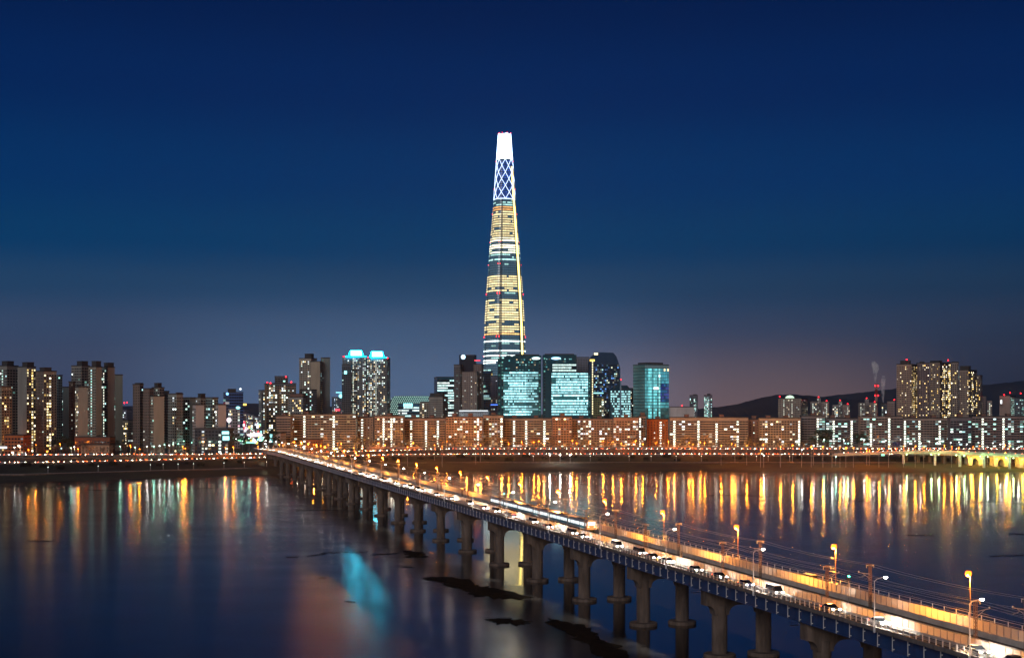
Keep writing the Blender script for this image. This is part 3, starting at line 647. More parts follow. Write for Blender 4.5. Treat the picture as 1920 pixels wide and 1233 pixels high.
def facade(st, wl_, pn, lg, o, d, nout, L, h, z0, rr, stairs=(), lit=None, br=None, zstart=0.0, fl=None):
    """windows on one face: o = near lower corner, d = along, nout = outwards; all in local metres"""
    S = STYLES[st]; fl = fl or S['fl']; nf = max(1, int((h - zstart - 0.8) / fl)); nb = max(1, int(round(L / S['bay']))); bwid = L / nb
    lit = S['lit'] if lit is None else lit; br = S['br'] * (br or 1.0)
    def P(u, z, q): return (o[0] + d[0] * u + nout[0] * q, o[1] + d[1] * u + nout[1] * q, z)
    ccw = (d[0] * nout[1] - d[1] * nout[0]) < 0
    sc_ = {min(nb - 1, int(f * nb)) for f in stairs}
    colb = [rr.choice((0.1, 0.3, 0.7, 1.2, 2.4)) for _ in range(nb)]
    for j in range(nf):
        za = z0 + zstart + j * fl + fl * 0.30; flo = rr.random(); i = 0; rowlit = rr.random() < 0.12
        run = None
        for i in range(nb):
            u0 = i * bwid + bwid * (1 - S['pw']) / 2; u1 = u0 + bwid * S['pw']; z1 = za + fl * S['ph']; z0_ = za
            c = (0, 0, 0)
            if i in sc_:
                if rr.random() < 0.93: k_ = rr.uniform(2.0, 4.2) if st[:4] in ('slab', 'tiny') else rr.uniform(0.5, 1.6); q_ = rr.choice(PALE if st[:4] != 'cool' else COOL); c = tuple(v * k_ for v in q_)
                u0 = i * bwid + bwid * 0.2; u1 = i * bwid + bwid * 0.8
            elif S.get('strip'):
                if run is None or rr.random() < 0.18: run = rr.random() < (lit if not (lit > 0.8 and rr.random() < 0.03) else 0.0)
                if run: k_ = br * rr.uniform(0.55, 1.25); q_ = S['pal'][int(flo * len(S['pal']))]; c = tuple(v * k_ for v in q_)
            elif rr.random() < lit * colb[i] * (2.2 if rowlit else 1.0):
                k_ = br * rr.choice((0.2, 0.45, 0.8, 1.2, 1.8, 2.8)); q_ = rr.choice(S['pal']); c = tuple(v * k_ for v in q_)
            pn.col = c
            q = 0.05
            pts = [P(u0, z0_, q), P(u1, z0_, q), P(u1, z1, q), P(u0, z1, q)]
            pn.face(pts, flip=not ccw)
        if S['ledge']:
            zl = z0 + zstart + j * fl
            lg.obox(o, d, nout, 0.15, L - 0.15, 0.0, S['ledge'], zl, zl + fl * 0.30)
    if S['ledge'] and nb > 5:                      # cross walls between the balconies
        for i in range(0, nb + 1, 3): lg.obox(o, d, nout, max(0.05, i * bwid - 0.18), min(L - 0.05, i * bwid + 0.18), 0.0, S['ledge'] * 0.9, z0 + zstart, z0 + zstart + nf * fl)
def building(name, label, cat, xa, xb, xc, yt, Y, th=30, L='blank', R='blank', rgb=(150, 140, 132), zb=12.0, group=None, houses=(), red=(), depth=None,
             stL=(), stR=(), litL=None, litR=None, brL=None, brR=None, rgbR=None, seed=None, cap=True, fl=None, zstart=0.0):
    """a block whose near corner stands at photo column xb, distance Y; its left face ends at xa, its right face at xc"""
    rr = random.Random(seed if seed is not None else int(xa * 31 + yt * 7 + Y)); th = math.radians(th)
    C = Vector((mx(xb, Y), Y)); dl = Vector((-math.cos(th), math.sin(th))); dr = Vector((math.sin(th), math.cos(th)))
    k1 = (xa - 960) / F; L1 = (C.x - k1 * Y) / (math.cos(th) + k1 * math.sin(th))
    k2 = (xc - 960) / F; den = math.sin(th) - k2 * math.cos(th)
    if depth: L2 = depth
    else:
        L2 = (k2 * Y - C.x) / den if abs(den) > 1e-3 else 16
        L2 = L2 if 1.0 < L2 < 90 else 16.0
    L1 = max(2.0, L1)
    h = mz(yt, Y) - zb
    T = empty(name, (C.x, C.y, zb), label, cat, group)
    w = MB()
    w.obox((0, 0), dl, dr, 0, L1, 0, L2, -1.0, h); w.build('wall', wall(rgb), T)
    if rgbR:
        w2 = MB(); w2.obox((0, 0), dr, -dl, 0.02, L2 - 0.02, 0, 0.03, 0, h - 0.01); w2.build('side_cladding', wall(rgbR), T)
    pn = MB(); lg = MB()
    if L != 'blank': facade(L, w, pn, lg, (0, 0), dl, -dr, L1, h, 0, rr, stL, litL, brL, zstart, fl)
    if R != 'blank': facade(R, w, pn, lg, (0, 0), dr, -dl, L2, h, 0, rr, stR, litR, brR, zstart, fl)
    pn.build('window_panes', mg, T, attr=True, kind='stuff'); lg.build('floor_ledges', wall(rgb), T, kind='stuff')
    if cap:
        c = MB(); e = 0.35; c.obox((0, 0), dl, dr, -e, L1 + e, -e, L2 + e, h, h + 1.0); c.build('roof_parapet', ROOFD, T)
    for (a, b2, yy, *m) in houses:      # roof houses by photo column: from a to b2, up to row yy
        u0 = (C.x - mx(b2, Y)) / math.cos(th); u1 = (C.x - mx(a, Y)) / math.cos(th)
        if th > 0.2: u0 = max(0.2, min(u0, L1 - 1)) ; u1 = max(u0 + 1.5, min(u1, L1 - 0.2))
        hh = mz(yy, Y) - zb
        c = MB(); c.obox((0, 0), dl, dr, u0, u1, min(1.0, L2 * 0.1), max(2.5, min(L2 - 0.5, 9.0)), h + 1.0, max(h + 1.6, hh)); ho = c.build('roof_house', m[0] if m else ROOFD, T)
        c = MB(); c.obox((0, 0), dl, dr, u0 - 0.4, u1 + 0.4, min(1.0, L2 * 0.1) - 0.4, max(2.5, min(L2 - 0.5, 9.0)) + 0.4, max(h + 1.6, hh), max(h + 1.6, hh) + 0.4); c.build('roof_slab', ROOFD, ho)
    for px, py in red:
        z = mz(py, Y) - zb; c = MB(); x = mx(px, Y) - C.x
        c.tube((x, 0.5, h), (x, 0.5, z), 0.08, n=4); st_ = c.build('beacon_mast', DARK, T) if z > h + 0.5 else T
        me = lens(x, 0.5, z, 0.9, 0.9, 0.9, E_RED, 'beacon'); link('beacon', me, st_)
    return T
G = (140, 138, 132); GT = (120, 136, 136); BR = (116, 104, 98); LG = (150, 152, 152)
A = 'apartment'
LG_ = None
EL = 'apartment tower'
# ---- left estates
building('apartment_tower', 'tall apartment tower at the estate edge with dark roof house and green-lit windows', A, -14, 13, 34, 686, 1500, 35, 'cool', 'dark', G, houses=((-2, 12, 677),), litL=0.15, stL=(0.3,))
building('apartment_tower', 'apartment tower with wide blank grey gable beside a yellow-lit window column', A, 33, 50, 67, 688, 1480, 40, 'blank', 'warm', G, houses=((36, 49, 679),), litR=0.36)
building('apartment_tower', 'brown-sided apartment tower with pale yellow-lit front, right of the blank grey gable', A, 67, 82, 106, 696, 1470, 45, 'tiny', 'warm', BR, rgbR=(158, 148, 134), houses=((68, 81, 689),), litR=0.28)
building('apartment_tower', 'narrow dark teal apartment tower squeezed behind the brown-sided one', A, 104, 109, 117, 704, 1580, 40, 'dark', 'cool', GT)
building('apartment_tower', 'lower beige apartment block in front of the tallest left estate tower', A, -14, 3, 22, 725, 1420, 40, 'few', 'warm', (150, 138, 120), litR=0.3)
building('apartment_tower', 'plain grey-green apartment gable standing between the two tallest left estates', A, 114, 118, 132, 726, 1610, 50, 'cool', 'blank', GT)
building('apartment_tower', 'slim brown apartment tower with a few tiny lit windows, left of the second estate', A, 129, 137, 141, 716, 1520, 30, 'tiny', 'blank', BR)
building('apartment_tower', 'tallest apartment tower of the second estate with bright green windows near its top', A, 134, 153, 168, 686, 1530, 35, 'cool', 'dark', G, houses=((140, 152, 677),), litL=0.17)
building('apartment_tower', 'shorter apartment block with large blank beige gable and one window column', A, 141, 147, 165, 726, 1440, 55, 'mixed', 'blank', (152, 150, 140))
building('apartment_tower', 'apartment tower with green-lit window rows and blank cream gable in the second estate', A, 166, 180, 191, 688, 1490, 38, 'cool', 'blank', (152, 146, 134), houses=((168, 179, 677),), litL=0.2, stL=(0.55,))
building('apartment_tower', 'dark-windowed apartment tower with teal lights and blank pale gable', A, 190, 202, 215, 689, 1510, 40, 'dark', 'blank', GT, rgbR=(156, 154, 148), houses=((191, 201, 680),), litL=0.12, stL=(0.5,))
building('apartment_tower', 'blank grey-green apartment gable closing the second estate', A, 213, 216, 230, 703, 1560, 55, 'dark', 'blank', (132, 140, 132))
building('apartment_tower', 'dark brown apartment tower at the left end of the third estate', A, 249, 262, 269, 721, 1500, 30, 'tiny', 'dark', BR, houses=((251, 262, 718),))
building('apartment_tower', 'brown apartment tower with thin window slits, second in the third estate', A, 268, 280, 288, 729, 1490, 35, 'tiny', 'few', BR)
building('apartment_tower', 'apartment block with broad blank beige gable in the third estate', A, 282, 288, 308, 743, 1440, 55, 'cool', 'blank', (154, 150, 138))
building('apartment_tower', 'tall apartment tower with stacked dark roof house behind the broad beige gable', A, 285, 299, 308, 727, 1520, 35, 'mixed', 'dark', G, houses=((286, 294, 718),))
building('apartment_tower', 'dark teal apartment tower with thin gable next to the broad beige one', A, 306, 311, 317, 734, 1540, 35, 'dark', 'cool', GT)
building('apartment_tower', 'apartment tower with columns of white windows in the third estate', A, 315, 331, 343, 739, 1480, 30, 'mixed', 'few', (134, 144, 142), rgbR=(140, 146, 150), houses=((332, 331, 737),), litL=0.17)
building('apartment_tower', 'teal-grey apartment tower with recessed balconies right of the white-windowed one', A, 343, 356, 367, 746, 1500, 35, 'dark', 'blank', GT)
building('apartment_tower', 'apartment block with pale blank gable beneath a dark roof house', A, 361, 367, 383, 759, 1450, 55, 'cool', 'blank', (166, 166, 166))
building('apartment_tower', 'apartment tower with dark square roof house rising behind the pale blank gable', A, 367, 376, 386, 746, 1530, 35, 'few', 'dark', G, houses=((369, 376, 738),))
building('apartment_tower', 'teal apartment tower with warm scattered windows beside the second pale gable', A, 386, 398, 409, 746, 1490, 35, 'dark', 'mixed', GT)
building('apartment_tower', 'last apartment block of the third estate, with narrow pale blank gable', A, 404, 409, 424, 759, 1450, 55, 'mixed', 'blank', (170, 170, 170))
building('apartment_block', 'small pale apartment block seen through the gap between the second and third estates', A, 229, 240, 249, 788, 1700, 35, 'warm', 'mixed', (150, 142, 126))
building('apartment_block', 'far grey block with red roof lights in the gap between two estates', 'building', 230, 238, 247, 768, 2300, 35, 'city', 'few', (110, 110, 125), red=((233, 755), (238, 754)))
# ---- street canyon and its lights
building('office_building', 'blue glass office block with glowing round blue sign and white roof lamp', 'office', 419, 430, 456, 736, 1800, 70, 'glass', 'officed', (88, 120, 170), rgbR=(84, 116, 176), houses=((420, 428, 729),), litR=0.12, fl=3.6)
building('office_building', 'narrow white office block covered in bright signs beside the blue glass one', 'office', 428, 436, 450, 766, 1650, 50, 'city', 'city', (190, 184, 190), litL=0.5, litR=0.36)
for i, (a, b2, c2, yt, Y, col, lb) in enumerate([
        (450, 456, 463, 772, 2300, (150, 128, 150), 'pinkish shop block with vertical red sign along the bright street'),
        (463, 468, 476, 776, 2500, (130, 130, 150), 'grey shop block with two white lamps along the bright street'),
        (474, 480, 487, 780, 2400, (150, 140, 150), 'pale shop block with small yellow roof sign further down the street'),
        (444, 449, 455, 785, 2000, (160, 140, 150), 'low violet shop block under the far towers of the bright street'),
        (466, 472, 480, 788, 2000, (140, 135, 145), 'low grey shop block deep in the bright street canyon'),
        (454, 459, 467, 768, 3000, (110, 108, 130), 'distant block closing the end of the bright street'),
        (437, 442, 449, 790, 1800, (170, 150, 155), 'white-lit shop block at the mouth of the bright street')]):
    building('shop_block', lb, 'shop', a, b2, c2, yt, Y, 40, 'city', 'city', col, litL=0.4, litR=0.4)
building('apartment_tower', 'grey apartment tower with faint windows left of the one with red beacons', A, 485, 490, 500, 732, 2100, 50, 'few', 'mixed', (134, 138, 140))
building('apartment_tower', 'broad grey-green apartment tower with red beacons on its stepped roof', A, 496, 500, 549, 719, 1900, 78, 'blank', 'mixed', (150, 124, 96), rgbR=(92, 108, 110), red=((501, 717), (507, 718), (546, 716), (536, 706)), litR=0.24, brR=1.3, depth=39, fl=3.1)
building('apartment_tower', 'small dark tower storey rising from the roof with red beacons', A, 515, 516, 538, 706, 1904, 78, 'blank', 'dark', (92, 104, 110), zb=90, cap=True, depth=17)
building('apartment_block', 'mid-rise white block with brown round roof and yellow-lit windows', A, 541, 568, 573, 745, 1850, 12, 'warm', 'few', (160, 158, 156), houses=((543, 567, 738, ROOFR),), litL=0.25, fl=3.2)
building('apartment_block', 'white mid-rise block with dark stair strip below the tall pale twin-slab tower', A, 563, 584, 594, 731, 1950, 25, 'cool', 'few', (160, 160, 160), litL=0.15)
building('apartment_tower', 'tall pale apartment tower with blank beige slab and grey-green wing', A, 561, 583, 606, 672, 2000, 20, 'mixed', 'dark', (168, 160, 148), houses=((570, 583, 663),), litL=0.2, depth=18)
building('apartment_tower', 'blank beige slab wing standing forward of the tall pale tower', A, 582, 600, 603, 678, 1985, 12, 'blank', 'dark', (168, 154, 136), depth=12)
building('apartment_tower', 'grey-green blank wing on the right of the tall pale tower', A, 602, 606, 619, 671, 2000, 60, 'dark', 'blank', (140, 150, 146), litL=0.25)
building('office_building', 'far block with cyan roof line and bright round cyan sign left of the twin towers', 'office', 622, 630, 642, 745, 2600, 50, 'city', 'city', (100, 120, 140), litL=0.3, litR=0.4)
E_CY = emat('cyan_sign', (0.05, 0.72, 1.0), 3.0); E_CYW = emat('cyan_white_sign', (0.30, 0.95, 1.0), 2.2)
E_BL = emat('blue_sign', (0.08, 0.22, 1.0), 2.5); E_WS = emat('white_sign', (0.85, 0.95, 1.0), 1.8); E_RS = emat('red_sign', (1.0, 0.04, 0.08), 2.2)
E_YS = emat('yellow_sign', (1.0, 0.66, 0.12), 2.2); E_GS = emat('green_sign', (0.3, 1.0, 0.6), 1.8); E_PK = emat('pink_sign', (1.0, 0.78, 0.88), 1.5); E_DB = emat('violet_screen', (0.05, 0.06, 0.9), 1.2)
# twin towers with cyan crowns
for (a, c2, yt, cx0, cx1, yc, lb, rd) in [(642, 688, 669, 655, 679, 657, 'twin tower with glowing cyan crown, the one farther from the central skyscraper', (645, 668)),
                                      (688, 727, 671, 695, 718, 659, 'twin tower with glowing cyan crown, the one closer to the central skyscraper', (727, 671))]:
    Y = 2300
    T = building('residential_tower', lb, 'tower', a, c2 - 2, c2, yt, Y, 6, 'mixed', 'dark', (126, 126, 126), stL=(0.52,), litL=0.24, brL=0.8, red=(rd, (a + 2, yt - 1)), depth=30, fl=3.05)
    base = T.location
    def crown_box(nm, m, x0, x1, y0, y1, d0=4, d1=12):
        mb = MB(); X0, X1 = mx(x0, Y) - base.x, mx(x1, Y) - base.x
        mb.box(X0, X1, d0, d1, mz(y1, Y) - base.z, mz(y0, Y) - base.z); return mb.build(nm, m, T)
    crown_box('crown_rim', emat('cyan_crown_rim', (0.0, 0.55, 0.9), 30.0), a + 6, c2 - 3, yt - 1.8, yt - 0.9, -0.6, 20)
    crown_box('crown_panel', emat('cyan_crown_panel', (0.04, 0.75, 1.0), 40.0), cx0 + 2, cx1 - 2, yc, yt - 3)
    mb = MB(); zt0, zt1 = mz(yt - 2, Y) - base.z, mz(yc, Y) - base.z
    for x0, x1 in ((cx0 - 1.5, cx0 + 1.5), (cx1 + 1.5, cx1 - 1.5)): mb.tube((mx(x0, Y) - base.x, 3.5, zt0), (mx(x1, Y) - base.x, 3.5, zt1), 0.6, n=5)
    mb.build('crown_brace', MATS['cyan_crown_rim'], T)
building('residential_tower', 'darker lower wing standing against the side of the first cyan-crowned twin', 'tower', 641, 658, 660, 684, 2285, 5, 'dark', 'dark', (92, 96, 104), litL=0.05, depth=12)
# hall with a net of white lights
T = empty('exhibition_hall', (mx(768, 2400), 2400, 12), 'rounded glass hall covered in a net of white and cyan lights', 'hall')
mb = MB(); pn = MB(); w0, dp = 33.0, 40.0; n = 15; ht = mz(742, 2400) - 12
prof = [(-w0, 0)] + [(-w0 + 10 * (1 - math.cos(t_)), ht - 12 + 12 * math.sin(t_)) for t_ in np.linspace(0, math.pi / 2, 7)] + [(w0, ht + 0.2), (w0, 0)]
mb.prism(prof, 0, dp); mb.build('shell', wall((60, 116, 132)), T)
for j in range(11):
    for i in range(20):
        x = -w0 + 1.4 + i * 3.3 + (1.65 if j % 2 else 0); z = ht - 1.4 - j * 3.2
        if x > w0 - 1 or z < 1: continue
        xl = -w0 + 10 - 10 * math.sqrt(max(0, 1 - max(0, (z - ht + 12) / 12) ** 2)) if z > ht - 12 else -w0
        if x < xl + 0.8: continue
        pn.col = (0.55 * 2.4, 1.0 * 2.4, 0.9 * 2.4); pn.face([(x - 0.5, -0.06, z - 0.5), (x + 0.5, -0.06, z - 0.5), (x + 0.5, -0.06, z + 0.5), (x - 0.5, -0.06, z + 0.5)])
pn.build('lights', mg, T, attr=True, kind='stuff')
building('shop_block', 'low cyan-lit mall with bright sign band in front of the light-net hall', 'mall', 747, 786, 790, 757, 2350, 5, 'office', 'glass', (60, 110, 140), litL=0.7, brL=0.9, depth=30, fl=4.5)
building('office_building', 'dark teal office block with rounded corners and white light strips', 'office', 814, 820, 850, 707, 2350, 80, 'glass', 'office', (36, 84, 104), litR=0.72, brR=1.2, depth=32)
building('apartment_block', 'grey block with dark curved roof and paired yellow windows', 'hotel', 804, 830, 840, 744, 2250, 25, 'few', 'dark', (150, 142, 134), houses=((805, 829, 737),), litL=0.06)
building('shop_block', 'low cream hall with glowing orange windows beside the grey block', 'shop', 787, 804, 806, 754, 2300, 6, 'lowlit', 'few', (160, 150, 136), litL=0.6, depth=16)
# dark hotel with round sign
building('hotel_tower', 'left brown wing of the dark hotel with round blue-white sign', 'hotel', 851, 863, 867, 684, 2200, 10, 'cool', 'dark', (118, 112, 112), litL=0.2, depth=20)
building('hotel_tower', 'beige front slab of the dark hotel with small yellow windows', 'hotel', 866, 894, 897, 697, 2185, 8, 'tiny', 'few', (150, 134, 126), litL=0.16, depth=14)
building('hotel_tower', 'dark crowned core of the hotel carrying a round blue-white sign and red strips', 'hotel', 861, 890, 893, 666, 2215, 8, 'dark', 'dark', (40, 42, 62), litL=0.0, depth=16)
building('hotel_tower', 'right brown wing of the dark hotel below a red light strip', 'hotel', 888, 903, 905, 683, 2205, 8, 'tiny', 'few', (124, 110, 106), depth=20)
building('shop_block', 'low white hall with light strip along its roof before the dark hotel', 'hall', 861, 916, 919, 770, 2150, 4, 'tiny', 'few', (190, 200, 206), depth=20)
building('office_building', 'dark blue glass block between the hotel and the white-banded offices', 'office', 903, 921, 924, 696, 2350, 6, 'glass', 'glass', (30, 72, 110), litL=0.25, brL=1.5, depth=20)
building('office_building', 'slim violet-grey block tucked against the first white-banded office', 'office', 920, 933, 936, 705, 2320, 6, 'tiny', 'few', (118, 120, 138), depth=16)
# ---- white-banded offices, every lit floor a part of its own
def office(label, xa, xb, yt, yb, Y, rows, x0, x1, rgb, dark_cols=(), steps=(), depth=36, br=1.5, seed=5, gap=(), pal=(0.42, 0.93, 1.0)):
    T = empty('office_building', (mx((xa + xb) / 2, Y), Y, 12), label, 'office'); bx = T.location.x; rr = random.Random(seed)
    mb = MB()
    for (a, c, top) in (steps or ((xa, xb, yt),)):
        mb.box(mx(a, Y) - bx, mx(c, Y) - bx, 0 if a == xa else 0.004, depth, -1, mz(top, Y) - 12)
    mb.build('wall', wall(rgb), T)
    zt, zb_ = mz(yb[0], Y) - 12, mz(yb[1], Y) - 12; fh = (zt - zb_) / rows
    for j in range(rows):
        z1 = zt - j * fh; z0 = z1 - fh * 0.62
        pn = MB(); xl, xr = mx(x0, Y) - bx, mx(x1, Y) - bx; nb = int((xr - xl) / 2.4); dim = 1.0
        lo = rr.uniform(0.5, 1.2); a0 = 0 if rr.random() < 0.7 else rr.randint(0, nb // 5); a1 = nb if rr.random() < 0.65 else nb - rr.randint(0, nb // 4)
        for i in range(nb):
            f = (i + 0.5) / nb
            on = a0 <= i < a1 and rr.random() < 0.97
            if j in gap: on = rr.random() < 0.15
            k_ = br * lo * rr.uniform(0.5, 1.3) if on else 0.22
            for (da, dc, dk) in dark_cols:
                if da < f < dc: k_ *= dk
            pn.col = tuple(v * k_ for v in (pal if on else (0.15, 0.8, 0.85)))  # unlit panes are given a faint teal glow
            pn.face([(xl + i * 2.4 + 0.18, -0.08, z0), (xl + i * 2.4 + 2.22, -0.08, z0), (xl + i * 2.4 + 2.22, -0.08, z1), (xl + i * 2.4 + 0.18, -0.08, z1)])
        pn.build('window_band', mg, T, attr=True)
        sp = MB(); sp.box(xl - 0.4, xr + 0.4, -0.25, 0.0, z1, z1 + fh * 0.22); sp.build('spandrel', wall(rgb), T)
    for (a, c, top) in (steps or ((xa, xb, yt),)):
        mb = MB(); mb.box(mx(a + 4, Y) - bx, mx(c - 4, Y) - bx, 4, depth - 6, mz(top, Y) - 12, mz(top - 2.2, Y) - 12); mb.build('roof_house', ROOFD, T)
    pn = MB()
    for (a, c, top) in (steps or ((xa, xb, yt),)):       # sparse lights on the upper floors
        for j in range(12):
            z = mz(top + 9 + j * 4.9, Y) - 12
            if z < zt + 1.5: break
            for i in range(int((mx(c - 3, Y) - mx(a + 3, Y)) / 2.4)):
                if rr.random() > 0.30: continue
                x = mx(a + 3, Y) - bx + i * 2.4; k_ = rr.choice((0.12, 0.25, 0.5, 1.0)); pn.col = tuple(v * k_ for v in rr.choice(((0.2, 0.8, 0.85), (0.4, 0.98, 0.94), (1.0, 0.8, 0.45))))
                pn.face([(x, -0.07, z), (x + 2.0, -0.07, z), (x + 2.0, -0.07, z + 1.8), (x, -0.07, z + 1.8)])
    for (a, c, top) in (steps or ((xa, xb, yt),)):       # sparse side columns of small windows
        for px in (a + 3, c - 3):
            if x0 < px < x1: continue
            for j in range(rows + 4):
                z = mz(top + 8 + j * 6, Y) - 12
                if z < 2: continue
                k_ = rr.choice((0.0, 0.0, 0.2, 0.6)); pn.col = (0.3 * k_, 1.0 * k_, 0.85 * k_); x = mx(px, Y) - bx
                pn.face([(x - 1.1, -0.07, z), (x + 1.1, -0.07, z), (x + 1.1, -0.07, z + 2.0), (x - 1.1, -0.07, z + 2.0)])
    pn.build('window_panes', mg, T, attr=True, kind='stuff')
    return T
O1 = office('white-banded office block standing before the foot of the skyscraper', 933, 1015, 666, (697, 780), 2250, 17, 944, 1012, (36, 84, 96), dark_cols=((0.66, 1.0, 0.62),), steps=((933, 945, 672), (945, 962, 668), (962, 1015, 666)), br=2.3, gap=(12,), seed=5)
O2 = office('white-banded office block with stepped right shoulder and long blue-white roof sign', 1018, 1108, 665, (699, 780), 2240, 16, 1034, 1105, (32, 80, 94), steps=((1018, 1081, 665), (1081, 1108, 699)), br=2.2, gap=(9,), seed=9)
for T_, x0, x1, ys, nn in ((O2, 1035, 1080, (682, 694), 2),):
    for j in range(3):
        pn = MB(); Y = 2240; bx = T_.location.x; z1 = mz(682.5 + j * 5.2, Y) - 12; rr = random.Random(j)
        for i in range(15):
            xl = mx(1036, Y) - bx + i * 2.5; k_ = 1.3 * rr.uniform(0.7, 1.1) * (0 if (j == 1 and i > 11) else 1); pn.col = (0.74 * k_, k_, 0.95 * k_)
            pn.face([(xl, -0.08, z1 - 2.5), (xl + 2.2, -0.08, z1 - 2.5), (xl + 2.2, -0.08, z1), (xl, -0.08, z1)])
        pn.build('window_band', mg, T_, attr=True)
building('office_building', 'grey slab with teal strip rising behind the stepped shoulder of the second white-banded office', 'office', 1080, 1104, 1106, 670, 2330, 5, 'few', 'few', (120, 124, 138), depth=16, litL=0.02)
# curved dark tower
Y = 2270; T = empty('office_tower', (mx(1133, Y), Y, 12), 'dark office tower with sloped shoulders and gold lamp column on its edge', 'office'); bx = T.location.x
pf = [(1105, 790), (1105, 676), (1109, 668), (1117, 661), (1126, 660), (1150, 661), (1156, 668), (1160, 680), (1163, 690), (1163, 790)]
mb = MB(); mb.prism([(mx(a, Y) - bx, mz(b2, Y) - 12) for a, b2 in pf][::-1], 0, 40); mb.build('wall', wall((40, 70, 100)), T)
rr = random.Random(4); pn = MB()
for j in range(24):
    for i in range(16):
        x = mx(1114 + i * 2.9, Y) - bx; z = mz(686 + j * 4.0, Y) - 12
        if z < 1: continue
        k_ = rr.choice((0, 0, 0, 0, 0, 0.15, 0.3, 1.2)) * (1.0 if j < 10 or i < 8 else 0.6); cc = rr.choice(((0.9, 1.0, 0.7), (0.5, 0.95, 1.0), (0.15, 0.4, 1.0)))
        pn.col = tuple(v * k_ for v in cc); pn.face([(x, -0.06, z), (x + 2.1, -0.06, z), (x + 2.1, -0.06, z + 2.0), (x, -0.06, z + 2.0)])
pn.build('window_panes', mg, T, attr=True, kind='stuff')
for j in range(22):
    pn = MB(); x = mx(1111, Y) - bx; z = mz(680 + j * 4.6, Y) - 12
    if z < 0.5: continue
    pn.col = (1.0 * 1.8, 0.86 * 1.8, 0.5 * 1.8); pn.face([(x - 0.8, -0.1, z), (x + 0.8, -0.1, z), (x + 0.8, -0.1, z + 2.6), (x - 0.8, -0.1, z + 2.6)]); pn.build('edge_light', mg, T, attr=True)
mb = MB(); mb.box(mx(1106, Y) - bx, mx(1115, Y) - bx, -0.3, 0, mz(677, Y) - 12, mz(673.5, Y) - 12); mb.build('edge_lamp', E_YS, T)
mb = MB(); mb.box(mx(1114, Y) - bx, mx(1121, Y) - bx, -0.3, 0, mz(665, Y) - 12, mz(661.5, Y) - 12); mb.build('crown_lamp', emat('warm_crown', (1.0, 0.85, 0.45), 2.5, False), T)
# teal glass wedge
Y = 2200; T = empty('office_building', (mx(1160, Y), Y, 12), 'teal glass office with slanted wedge roof before the dark sloped tower', 'office'); bx = T.location.x
mb = MB(); mb.prism([(mx(a, Y) - bx, mz(b2, Y) - 12) for a, b2 in [(1144, 790), (1144, 730), (1163, 716), (1163, 722), (1176, 722), (1183, 730), (1183, 790)]][::-1], 0, 30); mb.build('wall', wall((30, 66, 84)), T)
rr = random.Random(14)
for j in range(13):
    for (x0, x1, pb) in ((1145, 1162, 0.45), (1165, 1182, 0.8)):
        pn = MB(); z = mz(735 + j * 4.6, Y) - 12
        if z < 0.5: continue
        nb = 7
        for i in range(nb):
            k_ = 1.3 * rr.uniform(0.6, 1.2) if rr.random() < pb else 0.05; xl = mx(x0 + (x1 - x0) * i / nb, Y) - bx; xr = mx(x0 + (x1 - x0) * (i + 0.92) / nb, Y) - bx
            pn.col = (0.5 * k_, 0.97 * k_, 1.0 * k_); pn.face([(xl, -0.06, z), (xr, -0.06, z), (xr, -0.06, z + 2.2), (xl, -0.06, z + 2.2)])
        pn.build('window_band', mg, T, attr=True)
mb = MB(); mb.box(mx(1162.5, Y) - bx, mx(1165, Y) - bx, -0.8, 0.0, 0, mz(712, Y) - 12); mb.build('fin', wall((120, 150, 170)), T)
link('beacon', lens(mx(1164, Y) - bx, 0, mz(711, Y) - 12, 0.9, 0.9, 0.9, E_RED, 'beacon'), T)
building('shop_block', 'yellow-green lit podium under the dark sloped tower', 'office', 1112, 1132, 1134, 746, 2210, 5, 'lowlit', 'few', (120, 128, 90), litL=0.5, depth=20)
building('apartment_block', 'small dark block with orange roof lamp right of the teal wedge', 'building', 1181, 1188, 1191, 728, 2230, 12, 'mixed', 'few', (60, 56, 70), depth=14, litL=0.4)
